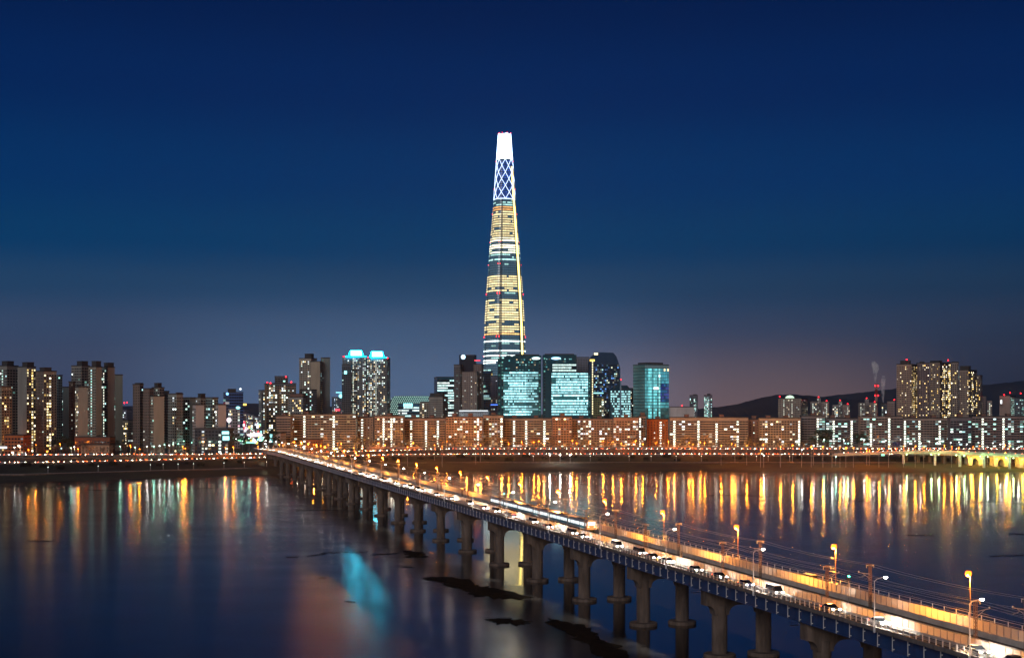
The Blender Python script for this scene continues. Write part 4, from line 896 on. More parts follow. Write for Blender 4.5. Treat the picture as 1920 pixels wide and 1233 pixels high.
# glass tower standing alone
Y = 2150; xb0 = 1209; th = math.radians(62)
T = empty('office_tower', (mx(1209, Y), Y, 12), 'lone glass office tower with teal-lit right face and plain grey left face', 'office'); h = mz(684, Y) - 12
dl = Vector((-math.cos(th), math.sin(th))); dr = Vector((math.sin(th), math.cos(th)))
L1 = (0 - (mx(1187, Y) - mx(1209, Y))) / math.cos(th) * 0.86; L2 = (mx(1256, Y) - mx(1209, Y)) / math.sin(th) * 1.02
mb = MB(); mb.obox((0, 0), dl, dr, 0, L1, 0, L2, -1, h); mb.build('wall', wall((62, 84, 92)), T)
rr = random.Random(21); fl_ = h / 24
for j in range(24):                      # each floor of the lit face
    pn = MB(); z0 = j * fl_ + 0.5; nb = 14
    for i in range(nb):
        f = i / nb; u0, u1 = L2 * f + 0.15, L2 * (f + 1 / nb) - 0.15
        if j >= 23: k_, c = 0.12, (0.6, 0.9, 1.0)
        elif i in (2, 3, 5, 6): k_, c = rr.uniform(0.5, 1.2), (0.25, 0.95, 1.0)
        elif i in (8,): k_, c = rr.uniform(0.6, 1.3), (0.35, 1.0, 1.0)
        elif i > 8 and 12 <= j <= 17: k_, c = rr.uniform(0.12, 0.5), rr.choice(((0.06, 0.14, 0.9), (0.15, 0.2, 0.8), (0.05, 0.3, 0.7)))
        elif i > 8 and j > 17: k_, c = rr.uniform(0.3, 0.6), (0.15, 0.75, 0.95)
        elif j > 9: k_, c = rr.uniform(0.25, 0.55), (0.2, 0.85, 0.95)
        else: k_, c = rr.uniform(0.03, 0.14), (0.3, 0.9, 0.9)
        if (j, i) in ((16, 5), (16, 6), (16, 7), (20, 8)): k_, c = 2.2, (0.8, 1.0, 1.0)
        if (j, i) in ((22, 11), (22, 13)): k_, c = 1.8, (1.0, 0.8, 0.45)
        pn.col = tuple(v * k_ for v in c); q = -dl * 0.06
        a = dr * u0 + q; b2 = dr * u1 + q; z1 = z0 + fl_ * 0.8
        pn.face([(a.x, a.y, z0), (b2.x, b2.y, z0), (b2.x, b2.y, z1), (a.x, a.y, z1)])
    pn.build('window_band', mg, T, attr=True)
    pn = MB(); pn.col = (0.02, 0.05, 0.05); a = dl * 0.4 - dr * 0.06; b2 = dl * (L1 - 0.4) - dr * 0.06
    pn.face([(b2.x, b2.y, z0), (a.x, a.y, z0), (a.x, a.y, z0 + fl_ * 0.8), (b2.x, b2.y, z0 + fl_ * 0.8)]); pn.build('window_band', mg, T, attr=True)
mb = MB(); mb.obox((0, 0), dl, dr, -0.2, L1 + 0.2, -0.2, L2 + 0.2, h, h + 1.4); mb.build('roof_screen', wall((88, 110, 118)), T)
mb = MB(); mb.obox((0, 0), dl, dr, 4, L1 - 4, 6, L2 - 8, h + 1.4, h + 4.2); mb.build('roof_house', ROOFD, T)
building('shop_block', 'plain white flat-roofed hall with dark slots right of the lone glass tower', 'hall', 1256, 1302, 1305, 763, 2100, 4, 'blank', 'blank', (205, 190, 184), red=((1279, 760),), depth=30)
building('apartment_tower', 'far slim tower full of white windows, the one joined low to the white hall', A, 1293, 1308, 1311, 741, 3200, 10, 'cool', 'few', (110, 110, 122), litL=0.85, houses=((1300, 1306, 739),), depth=16)
building('apartment_tower', 'far slim tower full of white windows standing free before the hill', A, 1320, 1335, 1338, 741, 3200, 10, 'cool', 'few', (112, 110, 122), litL=0.85, houses=((1326, 1332, 738),), depth=16)
# ---- right side
T = building('apartment_tower', 'beige apartment block with glowing white dome of lights on its roof', A, 1459, 1502, 1515, 747, 2300, 20, 'few', 'few', (158, 142, 130), stL=(0.38, 0.72), red=((1462, 743),), litL=0.1)
mb = MB(); mb.lathe((mx(1483, 2300) - T.location.x, 9, mz(746, 2300) - 12), [(7.5, 0), (7.0, 1.5), (4.6, 3.6), (1.0, 4.6)], 14); mb.build('roof_dome', emat('dome_light', (0.7, 1.0, 0.72), 1.1, False), T)
def cluster(lb1, lb2, lb3, x, y, s=1.0):
    building('apartment_tower', lb1, A, x, x + 14 * s, x + 16 * s, y + 7 * s, 2500, 10, 'mixed', 'few', (150, 140, 136), stL=(0.6,), litL=0.2, depth=14)
    building('apartment_tower', lb2, A, x + 12 * s, x + 19 * s, x + 21 * s, y, 2520, 10, 'few', 'few', (160, 148, 144), red=((x + 15 * s, y - 2),), depth=12, litL=0.1)
    building('apartment_tower', lb3, A, x + 20 * s, x + 34 * s, x + 37 * s, y + 7 * s, 2490, 15, 'few', 'few', (158, 140, 132), stL=(0.3,), red=((x + 30 * s, y + 5 * s),), depth=14, litL=0.1)
cluster('low left wing of the apartment cluster nearest the domed block', 'slim middle tower with red beacon in the cluster nearest the domed block', 'beige right wing of the apartment cluster nearest the domed block', 1520, 746)
cluster('low left wing of the middle apartment cluster below the hill ridge', 'slim middle tower with red beacon in the middle cluster below the ridge', 'beige right wing of the middle apartment cluster below the ridge', 1561, 752, 0.95)
cluster('low left wing of the apartment cluster by the smoking chimney', 'slim middle tower of the apartment cluster by the smoking chimney', 'beige right wing of the apartment cluster by the smoking chimney', 1610, 748, 1.0)
building('apartment_tower', 'slim brown tower with red beacon beside the big yellow-lit estate', A, 1664, 1678, 1682, 752, 2450, 12, 'few', 'few', (150, 128, 122), red=((1677, 749),), depth=14)
building('apartment_tower', 'apartment tower with green and yellow windows just right of the chimney', A, 1653, 1666, 1668, 758, 2600, 12, 'mixed', 'few', (96, 100, 108), litL=0.35, depth=14)
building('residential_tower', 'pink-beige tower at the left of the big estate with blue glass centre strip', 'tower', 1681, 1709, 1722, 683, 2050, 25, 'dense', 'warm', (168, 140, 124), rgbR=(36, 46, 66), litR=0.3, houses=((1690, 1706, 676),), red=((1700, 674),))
building('residential_tower', 'grey-violet tower linking the left and middle parts of the big estate', 'tower', 1720, 1742, 1746, 681, 2080, 12, 'dense', 'few', (124, 108, 112), houses=((1726, 1734, 678),), depth=22, litL=0.12)
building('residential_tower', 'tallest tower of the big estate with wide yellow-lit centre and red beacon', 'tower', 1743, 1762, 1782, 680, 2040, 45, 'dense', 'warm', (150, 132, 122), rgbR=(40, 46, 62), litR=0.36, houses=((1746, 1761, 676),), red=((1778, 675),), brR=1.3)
building('residential_tower', 'grey slab tower with round yellow window group near its top', 'tower', 1779, 1797, 1804, 680, 2060, 20, 'warm', 'dark', (134, 124, 122), litL=0.3, houses=((1786, 1796, 678),))
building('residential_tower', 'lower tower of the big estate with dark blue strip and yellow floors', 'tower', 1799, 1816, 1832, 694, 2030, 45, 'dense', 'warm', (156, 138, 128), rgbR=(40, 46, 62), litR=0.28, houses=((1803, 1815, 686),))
building('residential_tower', 'stepped beige end tower of the big estate', 'tower', 1826, 1838, 1842, 704, 2090, 25, 'dense', 'few', (140, 122, 118))
building('apartment_tower', 'brown tower with white roof lamp right of the big estate', A, 1842, 1849, 1853, 743, 2300, 20, 'few', 'dark', (120, 104, 104))
building('apartment_tower', 'pale tower with lit stair strip right of the big estate', A, 1851, 1860, 1864, 751, 2280, 20, 'few', 'few', (158, 142, 136), stL=(0.4,))
building('apartment_tower', 'pinkish tower with blue-white sign and red beacon near the right end', A, 1874, 1894, 1904, 742, 2250, 25, 'blank', 'cool', (164, 138, 128), red=((1883, 740), (1894, 736)), litR=0.4)
building('apartment_tower', 'blue-grey tower with green windows and paired beacons near the right end', A, 1902, 1915, 1928, 747, 2270, 30, 'cool', 'cool', (96, 104, 116), red=((1914, 737),), litL=0.2, litR=0.3)
# ---- the long front row of apartments beside the expressway
FR = [  # xa, xb, top, base colour, style, stair shares, label
    (518, 546, 780, (168, 138, 122), 'slab', (), 'short pinkish slab with dark window slots at the bridge end of the front row'),
    (546, 668, 780, (176, 150, 122), 'slab', (0.19, 0.64), 'long cream slab with two lit stair columns behind the bridge lamps'),
    (670, 701, 781, (160, 118, 96), 'tiny', (0.35,), 'narrow slab with blank brown wall below the first cyan-crowned tower'),
    (702, 757, 781, (150, 112, 96), 'slabc', (0.33, 0.62), 'brown slab with paired lit stair columns below the second cyan-crowned tower'),
    (757, 836, 782, (156, 110, 92), 'slab', (0.20, 0.57, 0.84), 'brown slab with three bright stair columns below the light-net hall'),
    (836, 905, 782, (176, 118, 88), 'slabc', (0.85,), 'orange-lit slab with narrow bays below the dark hotel'),
    (906, 944, 782, (172, 134, 112), 'slabc', (0.93,), 'slab with broad plain tan wall below the slim violet block'),
    (944, 1036, 783, (160, 128, 108), 'slab', (0.22, 0.50, 0.82), 'slab with three lit stair columns below the first white-banded office'),
    (1036, 1073, 783, (182, 112, 76), 'slabc', (), 'short orange slab below the second white-banded office'),
    (1073, 1150, 783, (164, 112, 88), 'slabc', (), 'brown slab with scattered white windows below the dark sloped tower'),
    (1150, 1198, 783, (150, 100, 80), 'slabc', (), 'dim brown slab below the teal glass wedge'),
    (1198, 1212, 783, (120, 92, 84), 'slabc', (0.3,), 'very narrow slab with white windows left of the bright orange gable'),
    (1213, 1254, 784, (200, 104, 50), 'tiny', (0.62,), 'bright orange gable slab with one lit stair column below the lone glass tower'),
    (1256, 1404, 784, (166, 138, 116), 'slab', (0.07, 0.35, 0.58, 0.85), 'very long tan slab with four lit stair columns'),
    (1404, 1424, 784, (180, 96, 60), 'tiny', (), 'narrow red-orange slab between two long tan slabs'),
    (1424, 1502, 784, (172, 138, 106), 'slabc', (0.98,), 'tan slab with densely lit windows near the domed block'),
    (1503, 1548, 783, (112, 106, 112), 'slabg', (0.74,), 'violet-grey slab with green-white stair column, first of the darker slabs'),
    (1549, 1612, 783, (100, 94, 104), 'slabg', (0.22, 0.76), 'violet-grey slab with two green-white stair columns below the hill clusters'),
    (1613, 1694, 782, (134, 118, 116), 'slabg', (0.22, 0.68), 'grey slab with two green stair columns below the chimney'),
    (1694, 1782, 782, (138, 120, 114), 'slabg', (0.04, 0.32, 0.77), 'long grey slab with three green stair columns below the big estate'),
    (1782, 1822, 783, (70, 70, 92), 'slabg', (), 'dark blue-violet slab between two grey slabs'),
    (1823, 1930, 784, (136, 114, 116), 'slabg', (0.21, 0.57), 'mauve slab with two green stair columns at the far right of the row'),
]
for i, (a, c, yt, col, st, stairs, lb) in enumerate(FR):
    Y = 1545 + (i * 7 % 5) * 11; hs = []; yt += (0, -3.0, 1.5, -1.0, 2.2)[i % 5]
    if col != (200, 104, 50): col = tuple(int(v * 0.55 + g_ * 0.45) for v, g_ in zip(col, (156, 148, 138)))
    for f in (0.22, 0.66) if c - a > 60 else (0.5,):
        hs.append((a + (c - a) * f - 4, a + (c - a) * f + 4, yt - 5 - (i % 3), ROOFR))
    building('apartment_slab', lb, A, a, c - 1, c + 1, yt, Y, 3, st, 'tiny', col, stL=tuple(1 - s_ for s_ in stairs), houses=hs, depth=13, seed=100 + i, cap=True)
# ---- low buildings on the left bank
building('low_building', 'low orange-lit brick building with a white light band by the expressway', 'building', -20, 44, 50, 816, 1420, 8, 'lowlit', 'few', (176, 104, 66), depth=16, litL=0.35)
building('low_building', 'low red brick building with orange windows behind bare trees', 'building', 140, 206, 212, 820, 1430, 6, 'lowlit', 'few', (112, 76, 62), depth=14, litL=0.15)
building('low_building', 'long low shed with pale wall in front of the red brick building', 'building', 152, 205, 208, 834, 1405, 4, 'tiny', 'few', (150, 128, 108), depth=10, litL=0.0)
building('health_centre', 'three-storey flat-roofed centre with white windows and cyan sign panels', 'building', 365, 428, 432, 804, 1440, 8, 'lowlit', 'few', (70, 76, 86), depth=18, litL=0.35)
building('low_building', 'small white shop with glowing cyan pylon beside the bridge end', 'shop', 514, 526, 530, 812, 1520, 20, 'lowlit', 'few', (190, 190, 190), depth=12)
building('low_building', 'brown station roof building behind the bridge lamps', 'station', 574, 600, 604, 824, 1500, 6, 'few', 'few', (140, 84, 58), depth=14)
# ---- signs: each a lit panel fixed to its building or post
def sign(px, py, wpx, hpx, Y, m, lab, th=0.35, cat='sign', post=False, round_=False):
    r = empty('sign_panel', (mx(px, Y), Y - 0.9, mz(py, Y)), lab, cat)
    w2, h2 = wpx / 2 / F * Y, hpx / 2 / F * Y
    mb = MB()
    if round_:
        n = 16; pts = [(w2 * math.cos(2 * math.pi * i / n), h2 * math.sin(2 * math.pi * i / n)) for i in range(n)]; mb.prism(pts, 0, th)
    else: mb.box(-w2, w2, 0, th, -h2, h2)
    mb.build('lit_face', m, r)
    mb = MB(); mb.box(-w2 * 0.6, w2 * 0.6, th, th + 0.6, -h2 * 0.6, h2 * 0.6); mb.build('bracket', DARK, r)
    if post:
        mb = MB(); mb.box(-0.2, 0.2, 0.1, 0.4, -(mz(py, Y) - 12), -h2); mb.build('post', DARK, r)
sign(426.5, 738, 5, 5, 1780, emat('blue_disc', (0.18, 0.45, 1.0), 3.0), 'round glowing blue sign on the blue glass block', round_=True)
sign(451, 729, 4, 4, 1790, E_WS, 'round white lamp sign on the roof corner of the blue glass block', round_=True)
sign(446.5, 764, 8, 5, 1640, E_CYW, 'cyan-white roof sign on the narrow white block', round_=True)
sign(429.5, 787, 9, 9, 1600, E_PK, 'large pinkish-white glowing sign over the street mouth', round_=True)
sign(458.5, 798, 2.5, 17, 2250, E_RS, 'vertical red sign along the bright street')
sign(459, 758, 6.5, 3.5, 2350, E_YS, 'small yellow roof sign above the bright street')
sign(423, 811, 13, 5.5, 1436, E_CYW, 'upper cyan-white sign panel on the flat-roofed centre')
sign(424, 821, 12, 8, 1436, E_CYW, 'lower cyan-white sign panel on the flat-roofed centre')
sign(508.5, 821, 4, 15, 1500, E_CYW, 'tall cyan pylon sign beside the bridge end', post=True)
sign(639, 742, 7.5, 7.5, 2580, E_CYW, 'round cyan-white sign left of the twin towers', round_=True)
sign(636, 735.5, 12, 1.2, 2600, E_CYW, 'thin cyan roof line above the round sign left of the twins')
sign(633, 768, 9, 3.5, 2590, E_RS, 'red roof sign low beside the twin towers')
sign(648, 698, 5, 6, 2278, E_CYW, 'small house-shaped white sign on the darker twin wing')
sign(868.5, 669, 8.5, 8.5, 2200, emat('round_logo', (0.55, 0.8, 1.0), 2.5), 'round blue-white sign on the dark hotel crown', round_=True)
sign(895, 675.5, 11, 1.6, 2198, E_RS, 'red light strip on the dark hotel wing')
sign(888, 769.6, 54, 1.1, 2146, E_WS, 'white light strip along the low hall roof')
sign(1005, 671.5, 16, 5, 2244, emat('white_logo', (0.7, 1.0, 0.98), 2.0), 'long white glowing roof sign on the first white-banded office', round_=True)
sign(1042.5, 671.5, 18, 5, 2236, emat('blue_logo', (0.35, 0.7, 1.0), 2.6), 'long blue-white glowing roof sign on the second white-banded office', round_=True)
sign(927, 758.5, 14, 1.4, 2300, E_BL, 'thin blue light line on the slim violet block')
sign(1122, 736.5, 18, 1.6, 2204, E_CYW, 'thin cyan light line above the yellow-green podium')
sign(765, 759, 17, 6, 2345, E_CYW, 'wide white sign band on the cyan-lit mall')
sign(1877, 753, 3, 7, 2245, E_WS, 'blue-white upright sign on the pinkish tower')
sign(6, 838.5, 15, 3.5, 1400, E_WS, 'white light band on the low orange-lit building')
sign(1495, 827.5, 9, 4.5, 1500, emat('pale_green_sign', (0.8, 1.0, 0.8), 2.0), 'pale green lit panel before the dense tan slab', post=True, round_=True)
sign(1655, 852, 6, 4, 1390, E_GS, 'small green-cyan panel under the expressway ramp', post=True)
sign(1680, 832, 14, 7, 1420, pmat('road_sign_blue', (0.01, 0.03, 0.12), 0.4, var=0.1), 'large dark blue road sign over the ramp', post=True)
sign(452, 823, 14, 8, 1560, E_GS, 'green-white glowing shopfront at the street mouth', post=True, round_=True)
sign(478, 815, 30, 7, 1700, E_PK, 'broad pale glow of lit shopfronts down the street', post=True, round_=True)
sign(490, 822, 9, 9, 1600, E_GS, 'green-lit shopfront right of the street mouth', post=True, round_=True)
sign(470, 829, 20, 3, 1540, emat('green_band', (0.2, 0.9, 0.5), 2.5), 'low green light band at the street crossing', post=True)
# small lit shop signs and lamps crowding the street that leads on from the bridge
SM = [E_CYW, E_WS, E_RS, E_YS, E_GS, E_PK, emat('warm_sign', (1.0, 0.85, 0.6), 3.0), emat('bright_white_sign', (0.95, 1.0, 1.0), 6.0)]
SN = ['cyan', 'white', 'red', 'yellow', 'green', 'pink', 'warm white', 'bright white']
rs_ = random.Random(77)
for i in range(44):
    k = rs_.randrange(8); px = rs_.gauss(470, 24); py = rs_.uniform(792, 832); Yq = float(np.interp(py, [792, 832], [2000, 1520])) + rs_.uniform(-20, 20)
    if not 428 < px < 512: continue
    r = empty('shop_sign', (mx(px, Yq), Yq, 12), '%s lit shop sign on a post in the crowded street beyond the bridge' % SN[k], 'sign', 'small shop signs in the street')
    z = mz(py, Yq) - 12; w2 = rs_.uniform(0.5, 1.4); h2 = rs_.uniform(0.5, 1.8)
    mb = MB(); mb.box(-w2, w2, -0.15, 0.15, z - h2, z + h2); mb.build('lit_face', SM[k], r)
    mb = MB(); mb.box(-0.1, 0.1, 0.16, 0.36, 0, z); mb.build('post', DARK, r)
# ================================================================== the skyscraper
YT = 2630.0; ZB = 12.0
T = empty('skyscraper', (mx(946, YT), YT, ZB), 'very tall tapering skyscraper with a blazing white crown and gold-lit edge', 'skyscraper')
def zy(y): return mz(y, YT) - ZB
PR = [(790, 43.0), (720, 42.0), (660, 40.2), (600, 38.0), (560, 35.6), (500, 31.5), (450, 27.2), (400, 23.0), (375, 20.8), (340, 18.4), (300, 15.6), (275, 13.8), (250, 12.0)]
PZ = [zy(y) for y, r in PR]; PRR = [r * YT / F for y, r in PR]
def rad(z): return float(np.interp(z, PZ, PRR))
NS = 48; SEAM = -0.20 * math.pi        # the gold seam, seen near the right edge
def ring(z, off=0.0, n=NS):
    R = rad(z) + off; out = []
    for i in range(n):
        a = 2 * math.pi * i / n; c, s = math.cos(a - 0.35), math.sin(a - 0.35)
        k = (abs(c) ** 2.7 + abs(s) ** 2.7) ** (-1 / 2.7) * 0.93
        out.append((R * k * math.cos(a), R * k * math.sin(a), z))
    return out
zc = zy(300); zd = zy(375)
FL = 4.4; nfl = int(zd / FL)
mb = MB(); zs = list(np.linspace(-1, zc, 60)); rs = [ring(z, -0.25) for z in zs]
for r0, r1_ in zip(rs, rs[1:]):
    for i in range(NS): j = (i + 1) % NS; mb.face([r0[i], r0[j], r1_[j], r1_[i]])
mb.face(rs[-1]); mb.build('core_wall', wall((58, 84, 112)), T, smooth=False)
rr = random.Random(11)
def zone(y):
    # photo row -> (share of lit panes, colour, brightness)
    W_ = (1.0, 0.80, 0.40); Wb = (1.0, 0.88, 0.55); C_ = (0.55, 1.0, 0.95); Wh = (0.80, 1.0, 1.0)
    for y0, y1, p, c, k in ((375, 381, 0.2, C_, 0.4), (381, 390, 0.35, C_, 0.8), (390, 397, 0.8, (1.0, 0.50, 0.16), 0.8), (397, 446, 0.88, W_, 0.95), (446, 455, 0.97, Wb, 1.7), (455, 462, 0.3, C_, 0.7),
                         (462, 471, 0.97, Wb, 2.0), (471, 480, 0.75, (0.9, 1.0, 0.7), 1.3), (480, 490, 0.5, C_, 0.9), (490, 500, 0.1, C_, 0.5), (500, 520, 0.03, C_, 0.3), (520, 549, 0.88, W_, 1.15), (549, 563, 0.05, C_, 0.5),
                         (563, 602, 0.9, W_, 1.2), (602, 612, 0.45, W_, 1.1), (612, 625, 0.85, W_, 1.1), (625, 628, 0.95, (1.0, 0.55, 0.2), 1.2), (628, 639, 0.06, C_, 0.35), (639, 644, 0.97, Wh, 1.9), (644, 657, 0.28, C_, 0.5),
                         (657, 662, 0.95, Wh, 1.7), (662, 665, 0.3, C_, 0.5), (665, 669, 0.9, Wh, 1.6), (669, 676, 0.4, C_, 0.6), (676, 684, 0.95, Wh, 1.9), (684, 800, 0.45, C_, 0.8)):
        if y0 <= y < y1: return p, c, k
    return 0.1, C_, 0.3
for f in range(nfl):
    z0 = f * FL + 1.0; z1 = z0 + FL * 0.56; y = HY - (z0 + FL * 0.3 + ZB - HC) * F / YT
    p, c, k = zone(y); a, b2 = ring(z0), ring(z1); pn = MB(); on = rr.random() < p; bl = rr.uniform(0.75, 1.15)
    for i in range(NS):
        j = (i + 1) % NS
        if rr.random() < 0.28: on = rr.random() < p
        kk = k * 1.65 * bl * rr.uniform(0.75, 1.2) if on else 0.2  # panes that are off still get a dim bluish glow
        if i % 8 == 2: kk *= 0.25
        pn.col = tuple(v * kk for v in (c if on else (0.35, 0.7, 0.95))); A_, B_ = Vector(a[i]), Vector(a[j]); C2, D2 = Vector(b2[j]), Vector(b2[i])
        pn.face([tuple(A_.lerp(B_, 0.04)), tuple(A_.lerp(B_, 0.96)), tuple(D2.lerp(C2, 0.96)), tuple(D2.lerp(C2, 0.04))])
    pn.build('window_band', mg, T, attr=True)
    sp = MB(); a, b2 = ring(z1 + 0.1, 0.12), ring(z1 + 0.8, 0.12)
    for i in range(NS): j = (i + 1) % NS; sp.face([a[i], a[j], b2[j], b2[i]])
    sp.build('spandrel', wall((84, 108, 130)), T)
# gold seam from the foot to the crown
E_SEAM = emat('gold_seam_light', (1.0, 0.74, 0.18), 5.0, False); E_CR = emat('crown_light', (0.62, 0.78, 1.0), 4.0); E_DG = emat('diagrid_light', (0.62, 0.76, 1.0), 2.2, False)
def onring(a, z, off):
    R = rad(z) + off; c, s = math.cos(a - 0.35), math.sin(a - 0.35); k = (abs(c) ** 2.7 + abs(s) ** 2.7) ** (-1 / 2.7) * 0.93
    return Vector((R * k * math.cos(a), R * k * math.sin(a), z))
for sm in (SEAM, SEAM + math.pi):
    zz = np.linspace(0, zd + 60, 40)
    for q in range(0, 39, 3):
        mb = MB()
        for z0, z1 in zip(zz[q:q + 4], zz[q + 1:q + 4]):
            w = 4.2; d0, d1 = w / rad(z0), w / rad(z1)
            mb.face([tuple(onring(sm - d0 / 2, z0, 0.5)), tuple(onring(sm + d0 / 2, z0, 0.5)), tuple(onring(sm + d1 / 2, z1, 0.5)), tuple(onring(sm - d1 / 2, z1, 0.5))])
        mb.build('seam_light', E_SEAM, T)
    mb = MB()
    for z0, z1 in zip(zz, zz[1:]):
        mb.face([tuple(onring(sm + 3.4 / rad(z0), z0, 0.6)), tuple(onring(sm + 6.5 / rad(z0), z0, 0.4)), tuple(onring(sm + 6.5 / rad(z1), z1, 0.4)), tuple(onring(sm + 3.4 / rad(z1), z1, 0.6))])
    mb.build('edge_cladding', wall((196, 186, 150)), T)
# diagrid of lit bars between rows 375 and 300
lev = np.linspace(zd, zc, 7); NA = 8
for r in range(6):
    for i in range(NA):
        for sg in (-0.5, 0.5):
            a0 = 2 * math.pi * (i + (0.5 if r % 2 else 0)) / NA + 0.1; a1 = a0 + sg * 2 * math.pi / NA
            mb = MB(); mb.tube(onring(a0, lev[r], 0.5), onring(a1, lev[r + 1], 0.5), 0.5, n=5, caps=False); mb.build('diagrid_bar', E_DG, T)
mb = MB(); a, b2 = ring(zd - 0.6, 0.4), ring(zd + 0.8, 0.4)
for i in range(NS): j = (i + 1) % NS; mb.face([a[i], a[j], b2[j], b2[i]])
mb.build('diagrid_rim', E_DG, T)
for f in range(16):           # dim floors behind the diagrid
    z0 = zd + 2 + f * FL; a, b2 = ring(z0), ring(z0 + 2.3); pn = MB()
    if z0 > zc - 3: break
    for i in range(NS):
        j = (i + 1) % NS; kk = rr.choice((0.0, 0.05, 0.15, 0.5)); kk += 0.25; pn.col = (0.07 * kk, 0.2 * kk, 0.95 * kk); pn.face([a[i], a[j], b2[j], b2[i]])
    pn.build('window_band', mg, T, attr=True)
# crown: two curved shells of upright lit fins with gaps at the seams
zt = zy(251)
for half in (0, 1):
    for i in range(15):
        a0 = SEAM + 0.10 + half * math.pi + i * (math.pi - 0.2) / 15; a1 = a0 + (math.pi - 0.2) / 15 * 0.86
        top = zt - 3.0 * abs(math.sin((i + 0.5) / 15 * math.pi * 2 + half)) * 0.6
        mb = MB(); zz = np.linspace(zc, top, 7)
        for z0, z1 in zip(zz, zz[1:]):
            mb.face([tuple(onring(a0, z0, 0.35)), tuple(onring(a1, z0, 0.35)), tuple(onring(a1, z1, 0.35)), tuple(onring(a0, z1, 0.35))])
            mb.face([tuple(onring(a1, z0, -0.1)), tuple(onring(a0, z0, -0.1)), tuple(onring(a0, z1, -0.1)), tuple(onring(a1, z1, -0.1))])
        mb.build('crown_fin', E_CR, T)
for k in range(8):
    a = SEAM + k * math.pi / 4 + 0.3; link('beacon', lens(*onring(a, zt + 0.6, 0), 0.7, 0.7, 0.7, E_RED, 'beacon'), T)
for y in (303, 355, 402, 455, 497, 551, 553, 631, 633, 668):
    for a in (-0.98 * math.pi, -0.02 * math.pi, -0.62 * math.pi, -0.58 * math.pi):
        if y < 450 and a < -0.1 * math.pi and a > -0.9 * math.pi: continue
        link('beacon', lens(*onring(a, zy(y), 0.9), 0.55, 0.55, 0.55, E_RED, 'beacon'), T)
# ================================================================== chimney and steam
Y = 3000; T = empty('chimney', (mx(1643, Y), Y, 12), 'tall thin striped chimney with two rings of red beacons, steam rising', 'chimney')
h = mz(719, Y) - 12
for i in range(8):
    mb = MB(); f0, f1 = i / 8, (i + 1) / 8; mb.lathe((0, 0, 0), [(4.2 - 1.3 * f0, h * f0), (4.2 - 1.3 * f1, h * f1)], 14); mb.build('shaft_band', wall((150, 120, 116)) if i % 2 else wall((120, 60, 58)), T)
for y in (723, 741):
    for x in (-3.2, 3.2): link('beacon', lens(x, -3.2, mz(y, Y) - 12, 1.3, 1.3, 1.3, E_RED, 'beacon'), T)
T = empty('chimney', (mx(1657, Y), Y, 12), 'shorter pale chimney behind the flats with a faint steam plume', 'chimney')
mb = MB(); mb.lathe((0, 0, 0), [(3.4, 0), (2.6, mz(757, Y) - 12)], 14); mb.build('shaft', wall((120, 112, 120)), T); mb = MB(); mb.lathe((0, 0, mz(757, Y) - 12), [(2.9, 0), (2.9, 1.5)], 14); mb.build('rim', ROOFD, T)
msm = bpy.data.materials.new('steam'); msm.use_nodes = True; t = msm.node_tree; t.nodes.remove(bsdf(msm)); pv = t.nodes.new('ShaderNodeVolumePrincipled')
pv.inputs['Anisotropy'].default_value = -0.4; pv.inputs['Color'].default_value = (0.9, 0.88, 0.9, 1); co = t.nodes.new('ShaderNodeTexCoord'); nz = t.nodes.new('ShaderNodeTexNoise'); nz.inputs['Scale'].default_value = 0.10; nz.inputs['Detail'].default_value = 3
t.links.new(co.outputs['Object'], nz.inputs['Vector']); mr = t.nodes.new('ShaderNodeMapRange'); mr.inputs[1].default_value = 0.36; mr.inputs[2].default_value = 0.7; mr.inputs[4].default_value = 0.16
t.links.new(nz.outputs['Fac'], mr.inputs[0]); t.links.new(mr.outputs[0], pv.inputs['Density']); t.links.new(pv.outputs[0], t.nodes['Material Output'].inputs['Volume'])
def plume(px, y0, pts, lab):
    mb = MB(); n = 12; rows = []
    for (x, y, r) in pts:
        cx, cz, R = mx(x, Y), mz(y, Y), r * Y / F
        rows.append([(cx + R * math.cos(2 * math.pi * i / n) * rr.uniform(0.85, 1.15), Y + 4 + R * math.sin(2 * math.pi * i / n), cz) for i in range(n)])
    for r0, r1_ in zip(rows, rows[1:]):
        for i in range(n): j = (i + 1) % n; mb.face([r0[i], r0[j], r1_[j], r1_[i]])
    mb.face(rows[0][::-1]); mb.face(rows[-1]); tag(mb.build('steam_plume', msm, smooth=True), lab, 'steam')
plume(1642, 718, [(1642.5, 717.5, 1.2), (1642, 710, 2.4), (1642, 700, 4.0), (1643, 692, 6.0), (1642, 684, 7.0), (1638, 677, 3.5)], 'white steam plume leaning off the tall striped chimney')
plume(1656, 757, [(1657, 756, 1.2), (1656.5, 745, 2.4), (1656.5, 730, 3.6), (1657, 715, 4.6), (1658, 704, 3.5)], 'thin faint steam plume above the shorter pale chimney')
